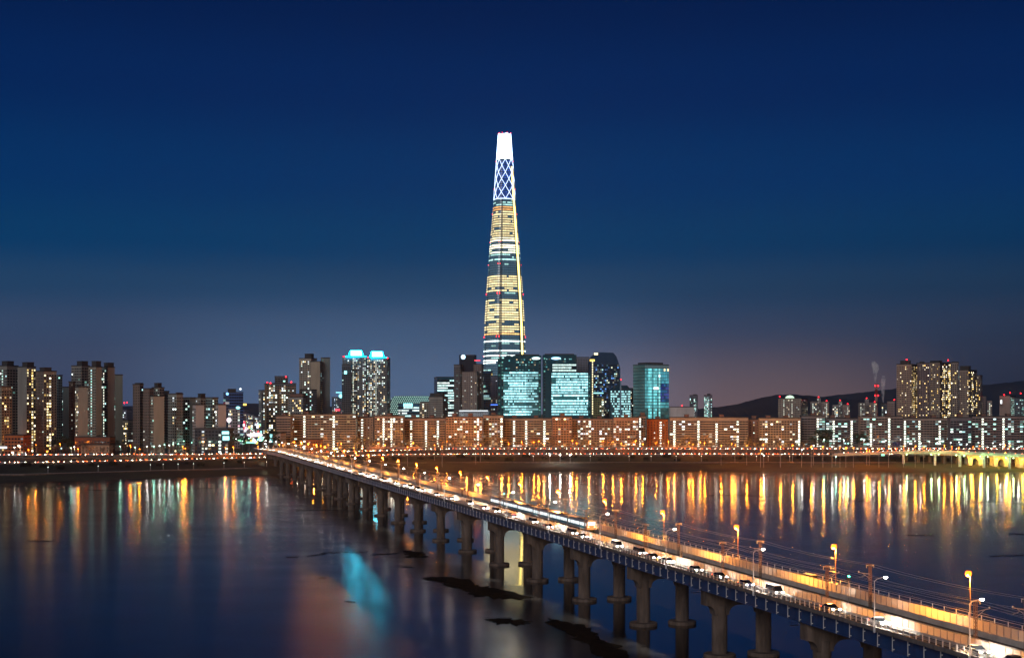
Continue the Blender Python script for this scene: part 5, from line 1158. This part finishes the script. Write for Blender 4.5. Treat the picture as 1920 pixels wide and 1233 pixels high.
# ================================================================== vehicles
def car_parts(kind, m, far=False):
    b_ = MB(); g_ = MB()
    if kind == 'car':
        Lh, W, zl, zr = 2.2, 0.9, 0.85, 1.42
        prof = [(-2.2, 0.3), (2.2, 0.3), (2.22, 0.62), (2.05, 0.78), (1.05, 0.92), (-1.7, 0.95), (-2.15, 0.85), (-2.22, 0.55)]
        roof = [(1.0, 0.92), (0.25, zr), (-1.05, zr), (-1.75, 0.95)]
    else:   # van / bus-like box
        prof = [(-2.5, 0.35), (2.5, 0.35), (2.52, 0.9), (2.35, 1.1), (-2.5, 1.15)]
        roof = [(2.3, 1.1), (1.6, 2.1), (-2.4, 2.15), (-2.48, 1.15)]
    W = 0.92
    def ext(mb, poly, w0, w1s=None):
        n = len(poly); k = len(mb.v); 
        for i, (y, z) in enumerate(poly): mb.v.append((-(w0 if w1s is None else w1s[i]), y, z))
        for i, (y, z) in enumerate(poly): mb.v.append(((w0 if w1s is None else w1s[i]), y, z))
        mb.f.append([k + i for i in range(n)]); mb.f.append([k + n + i for i in range(n)][::-1])
        for i in range(n): j = (i + 1) % n; mb.f.append([k + j, k + i, k + n + i, k + n + j])
        mb.m += [0] * (n + 2); mb.c += [(0, 0, 0)] * (n + 2)
    ext(b_, prof, W)
    ws = [W - 0.03, W - 0.2, W - 0.2, W - 0.03]
    ext(g_, roof, W, ws)
    rf = MB(); (ya, za), (yb, zb2) = roof[1], roof[2]; rf.box(-(W - 0.2), W - 0.2, yb, ya, za + 0.0, za + 0.05)
    yf, yr = max(p[0] for p in prof), min(p[0] for p in prof)
    zl = 0.68 if kind == 'car' else 0.85
    parts = [('body', b_.mesh('body', m)), ('cabin_glass', g_.mesh('cabin_glass', GLASS)), ('roof', rf.mesh('roof', m))]
    e = 1.5 if far else 1.0
    for sx in (-1, 1):
        h1 = MB(); x = sx * (W - 0.2); h1.box(x - 0.17 * e, x + 0.17 * e, yf - 0.22, yf + 0.06, zl - 0.08 * e, zl + 0.08 * e); parts.append(('headlight', h1.mesh('headlight', E_HEADF if far else E_HEAD)))
        h2 = MB(); h2.box(x - 0.18 * e, x + 0.18 * e, yr - 0.04, yr + 0.2, zl + 0.02, zl + 0.2 * e); parts.append(('tail_light', h2.mesh('tail_light', E_TAILF if far else E_TAIL)))
        if not far:
            for yy in (1.35, -1.35):
                wh = MB(); wh.tube((sx * (W - 0.18), yy, 0.32), (sx * (W + 0.02), yy, 0.32), 0.32, n=14)
                rm = MB(); rm.tube((sx * (W + 0.0), yy, 0.32), (sx * (W + 0.03), yy, 0.32), 0.19, n=10)
                parts.append(('wheel', wh.mesh('wheel', RUBBER), [('rim', rm.mesh('rim', STEEL))]))
    return parts
GLASS = pmat('car_glass', (0.01, 0.012, 0.015), 0.1, var=0, spec=0.6)
PAINTS = [('white', (0.6, 0.6, 0.6)), ('silver', (0.35, 0.36, 0.38)), ('black', (0.012, 0.012, 0.014)), ('dark grey', (0.07, 0.07, 0.08)), ('blue', (0.03, 0.06, 0.2)), ('red', (0.3, 0.02, 0.02))]
NEAR = {}; FARC = {}
for nm, c in PAINTS:
    m = pmat('car_paint_' + nm.replace(' ', '_'), c, 0.3, metal=0.2, var=0, spec=0.5)
    NEAR[nm] = car_parts('car', m); FARC[nm] = car_parts('car', m, True)
NEAR['white van'] = car_parts('van', MATS['car_paint_white']); FARC['white van'] = car_parts('van', MATS['car_paint_white'], True)
names = list(NEAR)
def car(w, s, toward, nm, near=True):
    p = bw(w, s, 18.5 + dzs(s)); rz = PHI + (math.pi if toward else 0)
    lane = 'coming up the near bridge lane beside the railing, headlights on' if toward else 'driving away in the far bridge lane under the orange lamps'
    kind = 'van' if nm == 'white van' else 'car'
    lb = ('white van ' if kind == 'van' else nm + ' car ') + lane
    spawn('van' if kind == 'van' else 'car', NEAR[nm], p, rz, lb, kind, kind + 's ' + ('on the near bridge lane' if toward else 'on the far bridge lane'))
s = -205.0; k = 0
while s < 1080:
    car(-2.95 + RND.uniform(-0.12, 0.12), s, True, RND.choice(names)); s += RND.choice((10, 14, 18, 24, 30)) * (1.0 if s < 450 else 1.7)
s = -215.0
while s < 1080:
    car(12.3 + RND.uniform(-0.15, 0.15), s, False, RND.choice(names)); s += RND.choice((11, 15, 20, 27)) * (1.0 if s < 450 else 1.7)
# expressway traffic on the far bank
def hwcar(fn, X, side, left, nm, road):
    Y, z = fn(X); Y2, _ = fn(X + 2); ang = math.atan2(Y2 - Y, 2.0)
    rz = ang + (math.pi / 2 if left else -math.pi / 2)
    kind = 'van' if nm == 'white van' else 'car'
    lb = '%s %s on the %s expressway heading %s' % ('white' if kind == 'van' else nm, kind, road, 'towards the left estates' if left else 'away from the left estates')
    spawn(kind, FARC[nm], (X, Y + side, z + 0.01), rz, lb, kind, 'traffic on the %s expressway' % road)
TRAF = [MB(), MB(), MB(), MB(), MB()]     # the rest of the traffic, too dense to tell apart: body, glass, headlights, tail lights, roof
def add_joined(fn, X, side, left, nm):
    Y, z = fn(X); Y2, _ = fn(X + 2); ang = math.atan2(Y2 - Y, 2.0) + (math.pi / 2 if left else -math.pi / 2); ca_, sa_ = math.cos(ang), math.sin(ang)
    for part in FARC[nm]:
        k = {'body': 0, 'cabin_glass': 1, 'headlight': 2, 'tail_light': 3, 'roof': 4}[part[0]]; mb = TRAF[k]; n = len(mb.v); me = part[1]
        mb.v += [(X + ca_ * v.co.x - sa_ * v.co.y, Y + side + sa_ * v.co.x + ca_ * v.co.y, z + 0.01 + v.co.z) for v in me.vertices]
        mb.f += [[n + i for i in q.vertices] for q in me.polygons]; mb.m += [0] * len(me.polygons); mb.c += [(0, 0, 0)] * len(me.polygons)
for fn, road in ((hw_low, 'riverside'), (hw_up, 'raised')):
    for side, left in ((-3.4, False), (3.4, True)):
        X = -520.0; k = 0
        while X < 530:
            a_s = side + RND.choice((-1.4, 1.4)); nm = RND.choice(names); k += 1
            if k % 3 == 0: hwcar(fn, X, a_s, left, nm, road)
            else: add_joined(fn, X, a_s, left, nm)
            X += RND.choice((6.5, 8, 9, 11, 14))
TT = empty('traffic', (0, 1400, 12), 'dense stream of cars with lights on along both far bank expressways', 'traffic'); TT['kind'] = 'stuff'
for mb, nm, m in zip(TRAF, ('car_bodies', 'car_windows', 'headlights', 'tail_lights', 'car_roofs'), (MATS['car_paint_silver'], GLASS, E_HEADF, E_TAILF, MATS['car_paint_silver'])):
    o = mb.build(nm, m, TT, kind='stuff'); o.location = (0, -1400, -12)
# ---------------------------------------------------------------- train on the far track
tr = empty('commuter_train', bw(6.32, 122.0, 18.24 + dzs(122)), 'silver and light blue commuter train with lit windows standing on the far bridge track', 'train', None, PHI)
SILV = pmat('train_silver', (0.45, 0.46, 0.48), 0.35, metal=0.5, var=0.1); CYB = pmat('train_blue_band', (0.05, 0.30, 0.45), 0.4, var=0.1)
E_TW = emat('train_window_light', (0.80, 0.97, 1.0), 1.5, False); E_TT = emat('train_tail', (1.0, 0.1, 0.05), 40.0)
for c in range(6):
    y0 = -60 + c * 20.0; cg = MB(); W2, H2 = 1.5, 3.5
    pr = [(-W2, 0.9), (W2, 0.9), (W2 + 0.04, 2.2), (W2 - 0.08, 3.3), (W2 - 0.55, 3.75), (-W2 + 0.55, 3.75), (-W2 + 0.08, 3.3), (-W2 - 0.04, 2.2)]
    zo = dzs(122 + y0 + 9) - dzs(122)
    cg.prism([(x, z + zo) for x, z in pr], y0 + 0.2, y0 + 19.7); ca = cg.build('carriage', SILV, tr)
    for sx in (-1, 1):
        bd = MB(); bd.box(sx * 1.545 - 0.01, sx * 1.545 + 0.01, y0 + 0.4, y0 + 19.5, 1.35 + zo, 1.75 + zo); bd.build('colour_band', CYB, ca)
        for i in range(8):
            wn_ = MB(); ya = y0 + 0.9 + i * 2.35; wn_.box(sx * 1.53 - 0.012, sx * 1.53 + 0.012, ya, ya + (1.7 if i % 2 else 1.2), 2.0 + zo, 2.9 + zo); wn_.build('window', E_TW, ca)
    for yy in (2.5, 17.0):
        bg = MB(); bg.box(-1.2, 1.2, y0 + yy - 1.3, y0 + yy + 1.3, 0.25 + zo, 0.85 + zo); bo = bg.build('bogie', DARK, tr)
        for sx in (-0.72, 0.72):
            for q in (-0.9, 0.9):
                wl2 = MB(); wl2.tube((sx - 0.06, y0 + yy + q, 0.42 + zo), (sx + 0.06, y0 + yy + q, 0.42 + zo), 0.42, n=12); wl2.build('wheel', STEEL, bo)
    pt = MB(); pt.box(-1.0, 1.0, y0 + 6, y0 + 11, 3.75 + zo, 4.0 + zo); pt.build('roof_unit', DARK, ca)
for sx in (-1.0, 1.0):
    q = MB(); q.box(sx - 0.15, sx + 0.15, -59.9, -59.75, 1.5, 1.75); q.build('tail_lamp', E_TT, tr)
q = MB(); q.box(-1.15, 1.15, -59.86, -59.78, 2.1, 3.1); q.build('rear_window', E_TW, tr)
# ================================================================== lamps on the far bank
p_ = MB(); p_.tube((0, 0, 0), (0, 0, 10.0), 0.16, 0.10, 6)
a_ = MB(); a_.tube((0, 0, 9.9), (0, -1.0, 10.35), 0.08, n=5)
h_ = MB(); h_.lathe((0, -1.2, 10.45), [(0.55, 0), (0.45, 0.15), (0.15, 0.25)], 10)
def bank_lamp(m, pl, r=0.5): return tmpl(('pole', p_.mesh('pole', STEEL)), ('arm', a_.mesh('arm', STEEL)), ('lamp_head', h_.mesh('lamp_head', DARK), [('lamp_glass', lens(0, -1.2, 10.25, r, r, r * 0.8, m)), ('bulb', pl, (0, -1.2, 9.7))]))
BO, BWH, BG = bank_lamp(E_ORF, P_ORF), bank_lamp(E_WHF, P_WHF), bank_lamp(E_GRF, P_GRF)
def put_lamp(px, py, T_, lab, grp, Y=None):
    zh = 23.0; Y = Y or min(1480, max(1335, (HC - zh) * F / (py - HY))); X = mx(px, Y); zh = mz(py, Y); g = gz(X, Y)
    spawn('street_lamp', T_, (X, Y, g - 0.05), 0, lab, 'street lamp', grp, sz=max(0.25, (zh - g) / 10.25))
ORL = [(12, 829), (68, 833), (54, 842), (113, 831), (147, 841), (245, 834), (262, 841), (343, 836), (348, 840), (423, 838), (438, 837), (484, 836), (640, 830), (710, 829), (722, 833), (764, 836), (775, 829), (815, 833), (829, 835),
       (838, 827), (875, 827), (892, 834), (901, 833), (941, 826), (954, 831), (978, 827), (1001, 828), (1010, 826), (1020, 832), (1073, 825), (1081, 830), (1104, 827), (1131, 826), (1149, 827), (1165, 830), (1192, 826),
       (1205, 831), (1230, 828), (1253, 827), (1264, 829), (1292, 829), (1299, 832), (1313, 828), (1321, 830), (1352, 834), (1372, 831), (1378, 833), (1400, 834), (1431, 832), (1426, 842), (1463, 836), (1486, 833), (1521, 835), (1543, 836), (1575, 836), (1586, 838),
       (1600, 838), (1648, 840), (1666, 836), (1694, 835), (1716, 835), (1732, 836), (1770, 834), (1784, 836), (1797, 838), (1824, 836), (1836, 835), (1884, 833), (1893, 834)]
ORL += [(520 + 14 * i + RND.uniform(-4, 4), 831 + RND.uniform(-3, 5)) for i in range(9)]
for i, (x, y) in enumerate(ORL): put_lamp(x, y, BO, 'orange street lamp on a thin pole along the far bank', 'orange lamps along the far bank')
for (x, y) in [(1625, 844), (1630, 842), (88, 846)]: put_lamp(x, y, BO, 'orange street lamp on a thin pole along the far bank', 'orange lamps along the far bank', 1350)
WHL = [(28, 838), (38, 837), (140, 837), (276, 836), (300, 835), (318, 834), (374, 822), (443, 822), (500, 836), (1432, 853), (1545, 823), (1582, 825), (1620, 824), (1660, 825), (1688, 823), (1715, 826), (1726, 830), (1742, 827), (1757, 829), (1782, 829), (1798, 828), (1812, 832),
       (1834, 829), (1861, 830), (1875, 832), (1892, 830), (1503, 842), (1525, 834), (1560, 836), (1638, 824), (1702, 828), (1851, 837), (1909, 837)]
for x, y in WHL: put_lamp(x, y, BWH, 'white street lamp on a thin pole along the far bank', 'white lamps along the far bank')
for x, y in [(226, 836), (254, 838), (134, 839), (289, 836), (335, 831), (360, 829), (345, 826), (325, 832), (309, 833), (467, 821), (455, 826), (1567, 855), (1581, 823), (1545, 824), (1590, 830)]:
    put_lamp(x, y, BG, 'greenish-white street lamp on a thin pole along the far bank', 'greenish lamps along the far bank', 1350 if y > 850 else None)
for x, y in [(1031, 852), (1050, 852), (1069, 852)]:
    put_lamp(x, y, bank_lamp(emat('flood_lamp_glass', (1.0, 0.95, 0.85), 12.0, False), P_FLD, 0.8), 'bright white flood lamp in a group of three above the dark bank', 'three flood lamps', 1372)
gp = MB(); gp.tube((0, 0, 0), (0, 0, 4.8), 0.1, 0.07, 6); gh_ = MB(); gh_.lathe((0, 0, 5.3), [(0.4, 0), (0.3, 0.15), (0.1, 0.25)], 8)
GPT = tmpl(('post', gp.mesh('post', STEEL)), ('lamp_head', gh_.mesh('lamp_head', DARK), [('lamp_glass', lens(0, 0, 5.05, 0.3, 0.3, 0.28, E_ORF)), ('bulb', P_EST, (0, 0, 4.4))]))
for i in range(46):  # extra orange lamps added to light the facades from below
    px = 640 + i * 19.0 + RND.uniform(-4, 4); X = mx(px, 1502)
    spawn('facade_fill_lamp', GPT, (X, 1502 + RND.uniform(-5, 5), 12), 0, 'added low orange fill lamp between the fence and the long apartment row', 'lamp post', 'added fill lamps of the front row')
# promenade posts
pm = MB(); pm.tube((0, 0, 0), (0, 0, 5.0), 0.12, 0.10, 6); ph_ = MB(); ph_.lathe((0, 0, 5.0), [(0.3, 0), (0.3, 0.12), (0.1, 0.3)], 8)
PPT = tmpl(('post', pm.mesh('post', WHITEP)), ('lamp_head', ph_.mesh('lamp_head', WHITEP), [('lamp_glass', lens(0, 0, 4.9, 0.22, 0.22, 0.15, E_WHF))]))
for x in [90, 184, 282, 306, 334, 363, 420, 458, 500]:
    Y = 1.0; 
    for _ in range(6): X = mx(x, 1180 if _ == 0 else Y); Y = shore(X) + 56
    spawn('promenade_lamp', PPT, (X, Y, gz(X, Y)), 0, 'slim white lamp post on the promenade below the left expressway', 'lamp post', 'promenade lamps')
for x in [1000, 1107, 1180, 1221, 1268, 1315, 1418, 1440, 1480]:
    X = mx(x, 1380); Y = shore(X) + 74; spawn('promenade_lamp', PPT, (X, Y, gz(X, Y)), 0, 'slim white lamp post on the dark grassy bank below the right expressway', 'lamp post', 'bank path lamps')
# ================================================================== trees
BARK = pmat('bark', (0.09, 0.065, 0.045), 0.95, var=0.3, scale=1.0); TWIG = pmat('twigs', (0.16, 0.115, 0.08), 0.95, var=0.3, scale=0.5); LEAF = pmat('evergreen_needles', (0.03, 0.045, 0.025), 0.8, var=0.4, scale=0.6)
def bare_tree(seed, H):
    r = random.Random(seed); tk = MB(); tw = MB()
    tk.tube((0, 0, 0), (0, 0, H * 0.35), 0.22, 0.15, 7); tips = []
    def grow(p, d, L, rad_, lev):
        q = p + d * L; (tk if lev < 2 else tw).tube(p, q, rad_ * (1.0 if lev < 2 else 2.0), rad_ * (0.6 if lev < 2 else 1.5), 5 if lev < 2 else 3, caps=False)
        if lev >= 4: return
        for _ in range(3 if lev < 3 else 4):
            nd = (d + Vector((r.uniform(-1, 1), r.uniform(-1, 1), r.uniform(-0.25, 0.7))) * 0.75).normalized(); grow(p + d * L * r.uniform(0.5, 1.0), nd, L * r.uniform(0.55, 0.8), rad_ * 0.55, lev + 1)
    for _ in range(5): grow(Vector((0, 0, H * r.uniform(0.25, 0.36))), Vector((r.uniform(-0.7, 0.7), r.uniform(-0.7, 0.7), 1)).normalized(), H * 0.26, 0.11, 1)
    return [('trunk', tk.mesh('trunk', BARK)), ('crown', tw.mesh('crown', TWIG))]
def pine_tree(seed, H):
    r = random.Random(seed); tk = MB(); lf = MB(); tk.tube((0, 0, 0), (0.2, 0, H * 0.9), 0.25, 0.08, 7)
    for _ in range(9):
        z = H * r.uniform(0.45, 0.95); a = r.uniform(0, 6.3); L = H * 0.26 * (1.25 - z / H) + 0.8; e = Vector((math.cos(a) * L, math.sin(a) * L, z + r.uniform(0, 0.8))); tk.tube((0.1, 0, z - 0.4), e, 0.07, 0.03, 4)
        for _ in range(90):
            c = e + Vector((r.gauss(0, 0.8), r.gauss(0, 0.8), r.gauss(0, 0.45))); u = Vector((r.uniform(-1, 1), r.uniform(-1, 1), r.uniform(-0.4, 1))).normalized() * 0.45; v = u.orthogonal() * 0.35
            lf.face([tuple(c - u), tuple(c + v), tuple(c + u)])
    return [('trunk', tk.mesh('trunk', BARK)), ('crown', lf.mesh('crown', LEAF))]
BT = [bare_tree(i, 9.5 + i % 3) for i in range(5)]; PT = [pine_tree(20 + i, 11) for i in range(3)]
def put_tree(px, Y, kind, sc_, lab, grp):
    X = mx(px, Y); parts = (BT if kind == 'b' else PT)[RND.randrange(len(BT if kind == 'b' else PT))]
    r = empty('bare_tree' if kind == 'b' else 'pine_tree', (X, Y, gz(X, Y) - 0.1), lab, 'tree', grp, RND.uniform(0, 6.3)); r.scale = (sc_,) * 3
    for nme, me in parts: link(nme, me, r)
for i in range(120):
    put_tree(645 + i * 8.0 + RND.uniform(-5, 5), RND.uniform(1478, 1520), 'b', RND.uniform(0.9, 1.9), 'bare winter tree lit orange between the expressway and the long apartment row', 'bare trees along the front row')
for i in range(56):
    put_tree(700 + i * 14.5 + RND.uniform(-6, 6), RND.uniform(1428, 1438), 'b', RND.uniform(0.45, 0.8), 'small bare tree in the strip between the riverside and raised expressways', 'small trees between the expressways')
for i in range(34):
    put_tree(40 + i * 11 + RND.uniform(-5, 5), RND.uniform(1385, 1415), 'b', RND.uniform(0.8, 1.4), 'bare winter tree on the verge before the left estates', 'bare trees before the left estates')
for px, s_ in [(108, 1.5), (117, 1.6), (126, 1.4), (132, 1.2), (152, 1.4), (164, 1.3), (186, 1.7), (192, 1.5), (215, 1.5), (209, 1.2), (232, 1.2)]:
    put_tree(px, 1445 + RND.uniform(-6, 14), 'p', s_, 'dark pine tree against the pale gables of the left estates', 'pines before the left estates')
for px, s_ in [(443, 1.6), (452, 1.7), (461, 1.5), (508, 2.2), (514, 2.0), (1530, 2.0), (1541, 2.2), (1552, 2.1), (1612, 2.0), (1617, 1.8)]:
    put_tree(px, 1500, 'p', s_, 'dark evergreen tree beside lamps near the street and right-hand slabs', 'dark evergreens on the bank')
BUSH = pmat('shrub_leaves', (0.03, 0.026, 0.016), 0.95, var=0.4, scale=0.4)
def bush_mesh(seed):
    r = random.Random(seed); mb = MB()
    for _ in range(260):
        a = r.uniform(0, 6.3); q = r.uniform(0.2, 1) ** 0.5; z = r.uniform(0, 1) * (1.1 - 0.5 * q); c = Vector((math.cos(a) * q * 2.6, math.sin(a) * q * 1.8, z * 2.4)); u = Vector((r.uniform(-1, 1), r.uniform(-1, 1), r.uniform(0, 1.4))).normalized() * 0.5; v = u.orthogonal() * 0.4
        mb.face([tuple(c - u), tuple(c + v), tuple(c + u)])
    return mb.mesh('shrub', BUSH)
BM = [bush_mesh(i) for i in range(4)]
for i in range(60):
    X = -480 + i * 17.0 + RND.uniform(-6, 6)
    if abs(X + 205) < 30: continue
    Y = shore(X) + RND.uniform(74, 92); o = link('shrub', RND.choice(BM), None, (X, Y, gz(X, Y) - 0.1), RND.uniform(0, 6.3), (RND.uniform(0.8, 1.9),) * 3)
    tag(o, 'dark leafless shrub on the slope below the riverside expressway', 'shrub', 'shrubs on the river bank')
# fence along the raised expressway, in front of the row
T = empty('noise_fence', (0, 1466, 12), 'long low slatted fence behind the raised expressway before the front row', 'fence')
pst = MB(); pst.box(-0.1, 0.1, -0.1, 0.1, 0, 7.0); pm_ = pst.mesh('fence_post', CONC_L); pl = MB(); pl.box(0.1, 3.9, -0.04, 0.04, 3.0, 6.8); plm = pl.mesh('fence_panel', pmat('fence_panel', (0.22, 0.17, 0.14), 0.7, var=0.2))
for i in range(140):
    X = mx(690, 1466) + i * 4.0; link('fence_post', pm_, T, (X, 0, 0)); link('fence_panel', plm, T, (X, 0, 0))
# ================================================================== bridge on the right and its ramp
RB = empty('river_bridge', (mx(1760, 1330), 1330, 0), 'low river bridge with yellow-floodlit arched piers beyond the ramp', 'bridge'); o0 = RB.location
E_FY = emat('yellow_flood', (1.0, 0.60, 0.06), 12.0, False); E_FG = emat('green_flood', (0.62, 1.0, 0.45), 8.0, False)
def RP(px, Y): return mx(px, Y) - o0.x
ya, yb_ = 1372.0, 1300.0
def yline(px): return float(np.interp(px, [1600, 1790, 2300], [1385, 1345, 1235]))
def slabseg(name, m, pxs, off0, off1, zf0, zf1, parent):
    for a, c in zip(pxs, pxs[1:]):
        mb = MB(); A0, C0 = yline(a), yline(c); xa_, xc_ = RP(a, A0), RP(c, C0)
        mb.hexa([(xa_, A0 + off0 - o0.y, zf0(a)), (xc_, C0 + off0 - o0.y, zf0(c)), (xc_, C0 + off1 - o0.y, zf0(c)), (xa_, A0 + off1 - o0.y, zf0(a)),
                 (xa_, A0 + off0 - o0.y, zf1(a)), (xc_, C0 + off0 - o0.y, zf1(c)), (xc_, C0 + off1 - o0.y, zf1(c)), (xa_, A0 + off1 - o0.y, zf1(a))]); mb.build(name, m, parent)
px_list = list(range(1690, 2301, 48))
slabseg('deck', CONC_L, px_list, 8, 26, lambda p: 13.2, lambda p: 14.6, RB)
slabseg('parapet', CONC_L, px_list, 7.8, 8.2, lambda p: 14.6, lambda p: 15.5, RB)
PIERX = [1722, 1772, 1822, 1845, 1868, 1891, 1914, 1940, 1966, 1992]
for i, px in enumerate([1829, 1877, 1925, 1973, 2030]):
    Yp = yline(px) + 10; X = RP(px, Yp); yy = Yp - o0.y
    for dx in (-4.8, 4.8):
        mb = MB(); mb.box(X + dx - 1.9, X + dx + 1.9, yy, yy + 12, 2.4, 11.2); c = mb.build('pier_shaft', CONC_L, RB)
        mb = MB(); mb.box(X + dx - 3.2, X + dx + 3.2, yy - 1.4, yy + 13.4, -2, 2.4); mb.build('pier_footing', CONC, c)
        fl2 = link('flood_lamp', lens(X + dx, yy - 2.2, 10.6, 0.8, 0.5, 0.5, E_FY, 'flood_lamp'), RB); link('bulb', P_FY, fl2, (X + dx, yy - 3.2, 9.6))
    mb = MB()
    n = 10
    for k in range(n):           # arched tie between the two shafts
        t0, t1 = math.pi * k / n, math.pi * (k + 1) / n; r = 2.9
        x0, x1, z0, z1 = X - r * math.cos(t0), X - r * math.cos(t1), 7.6 + r * math.sin(t0), 7.6 + r * math.sin(t1)
        mb.hexa([(x0, yy, z0), (x1, yy, z1), (x1, yy + 12, z1), (x0, yy + 12, z0), (x0, yy, 11.2), (x1, yy, 11.2), (x1, yy + 12, 11.2), (x0, yy + 12, 11.2)])
    mb.build('pier_arch', CONC_L, RB); mb = MB(); mb.box(X - 8.2, X + 8.2, yy - 0.6, yy + 12.6, 11.2, 13.2); mb.build('pier_cap', CONC_L, RB)
for px in (1700, 1722, 1744, 1772, 1795):       # arches over the bank
    Yp = yline(px) + 12; X = RP(px, Yp); yy = Yp - o0.y; mb = MB(); g = gz(X + o0.x, Yp)
    mb.box(X - 1.4, X + 1.4, yy, yy + 10, g - 1, 13.2); mb.build('pier_shaft', CONC, RB)
RMP = empty('ramp_bridge', (o0.x, o0.y, 0), 'slender ramp bridge with green floodlit girder on single columns', 'bridge')
def zr(p): return float(np.interp(p, [1560, 1600, 1680, 1760, 1840, 1920, 2300], [13.6, 14.6, 16.8, 17.6, 16.2, 14.8, 14.6])) - 0.0
pl2 = list(range(1560, 2301, 37)); GGR = pmat('pale_green_girder', (0.45, 0.52, 0.42), 0.6, var=0.15)
def yl2(p): return yline(p) - 6
slabseg('girder', GGR, pl2, -7.5, -1.0, lambda p: zr(p) - 2.0, lambda p: zr(p) - 0.5, RMP)
slabseg('deck', CONC_L, pl2, -9.0, 0.5, lambda p: zr(p) - 0.5, lambda p: zr(p), RMP)
slabseg('parapet', CONC_L, pl2, -9.0, -8.75, lambda p: zr(p), lambda p: zr(p) + 0.95, RMP)
for px in (1694, 1753, 1800, 1845, 1893, 1942, 1990):
    Yp = yline(px) - 4.5; X = RP(px, Yp); g = min(gz(X + o0.x, Yp), 5) - 2.5; mb = MB(); mb.lathe((X, Yp - o0.y, 0), [(1.25, g), (1.25, zr(px) - 3.2), (2.2, zr(px) - 2.0)], 14); mb.build('column', CONC_L, RMP)
for px in (1700, 1746, 1760, 1793, 1808, 1838, 1852, 1886, 1900, 1935, 1949):
    Yp = yline(px) - 10.6; fl2 = link('flood_lamp', lens(RP(px, Yp), Yp - o0.y, zr(px) - 3.0, 0.5, 0.4, 0.3, E_FG, 'flood_lamp'), RMP); link('bulb', P_FG, fl2, (RP(px, Yp), Yp - o0.y - 0.6, zr(px) - 3.5))
rz_ = []
for i in range(20):
    px = 1590 + i * 17 + RND.uniform(-4, 4); Yp = yline(px) - 4.2; nm = RND.choice(names); Y2 = yline(px + 8); ang = math.atan2((yline(px + 8) - yline(px)), mx(px + 8, Y2) - mx(px, yline(px)))
    kind = 'van' if nm == 'white van' else 'car'
    spawn(kind, FARC[nm], (mx(px, Yp), Yp, zr(px) + 0.02), ang + math.pi / 2, '%s %s with red tail lights on the slender ramp bridge' % ('white' if kind == 'van' else nm, kind), kind, 'traffic on the ramp bridge')
# ================================================================== evening haze over the whole valley
mh = bpy.data.materials.new('haze'); mh.use_nodes = True; t = mh.node_tree; t.nodes.remove(bsdf(mh)); hv = t.nodes.new('ShaderNodeVolumePrincipled')
hv.inputs['Color'].default_value = (0.70, 0.84, 1.0, 1); hv.inputs['Density'].default_value = 2.4e-5; hv.inputs['Anisotropy'].default_value = 0.72
t.links.new(hv.outputs[0], t.nodes['Material Output'].inputs['Volume'])
mb = MB(); mb.box(-9500, 9500, -700, 13600, -6, 640); tag(mb.build('haze', mh), kind='stuff')
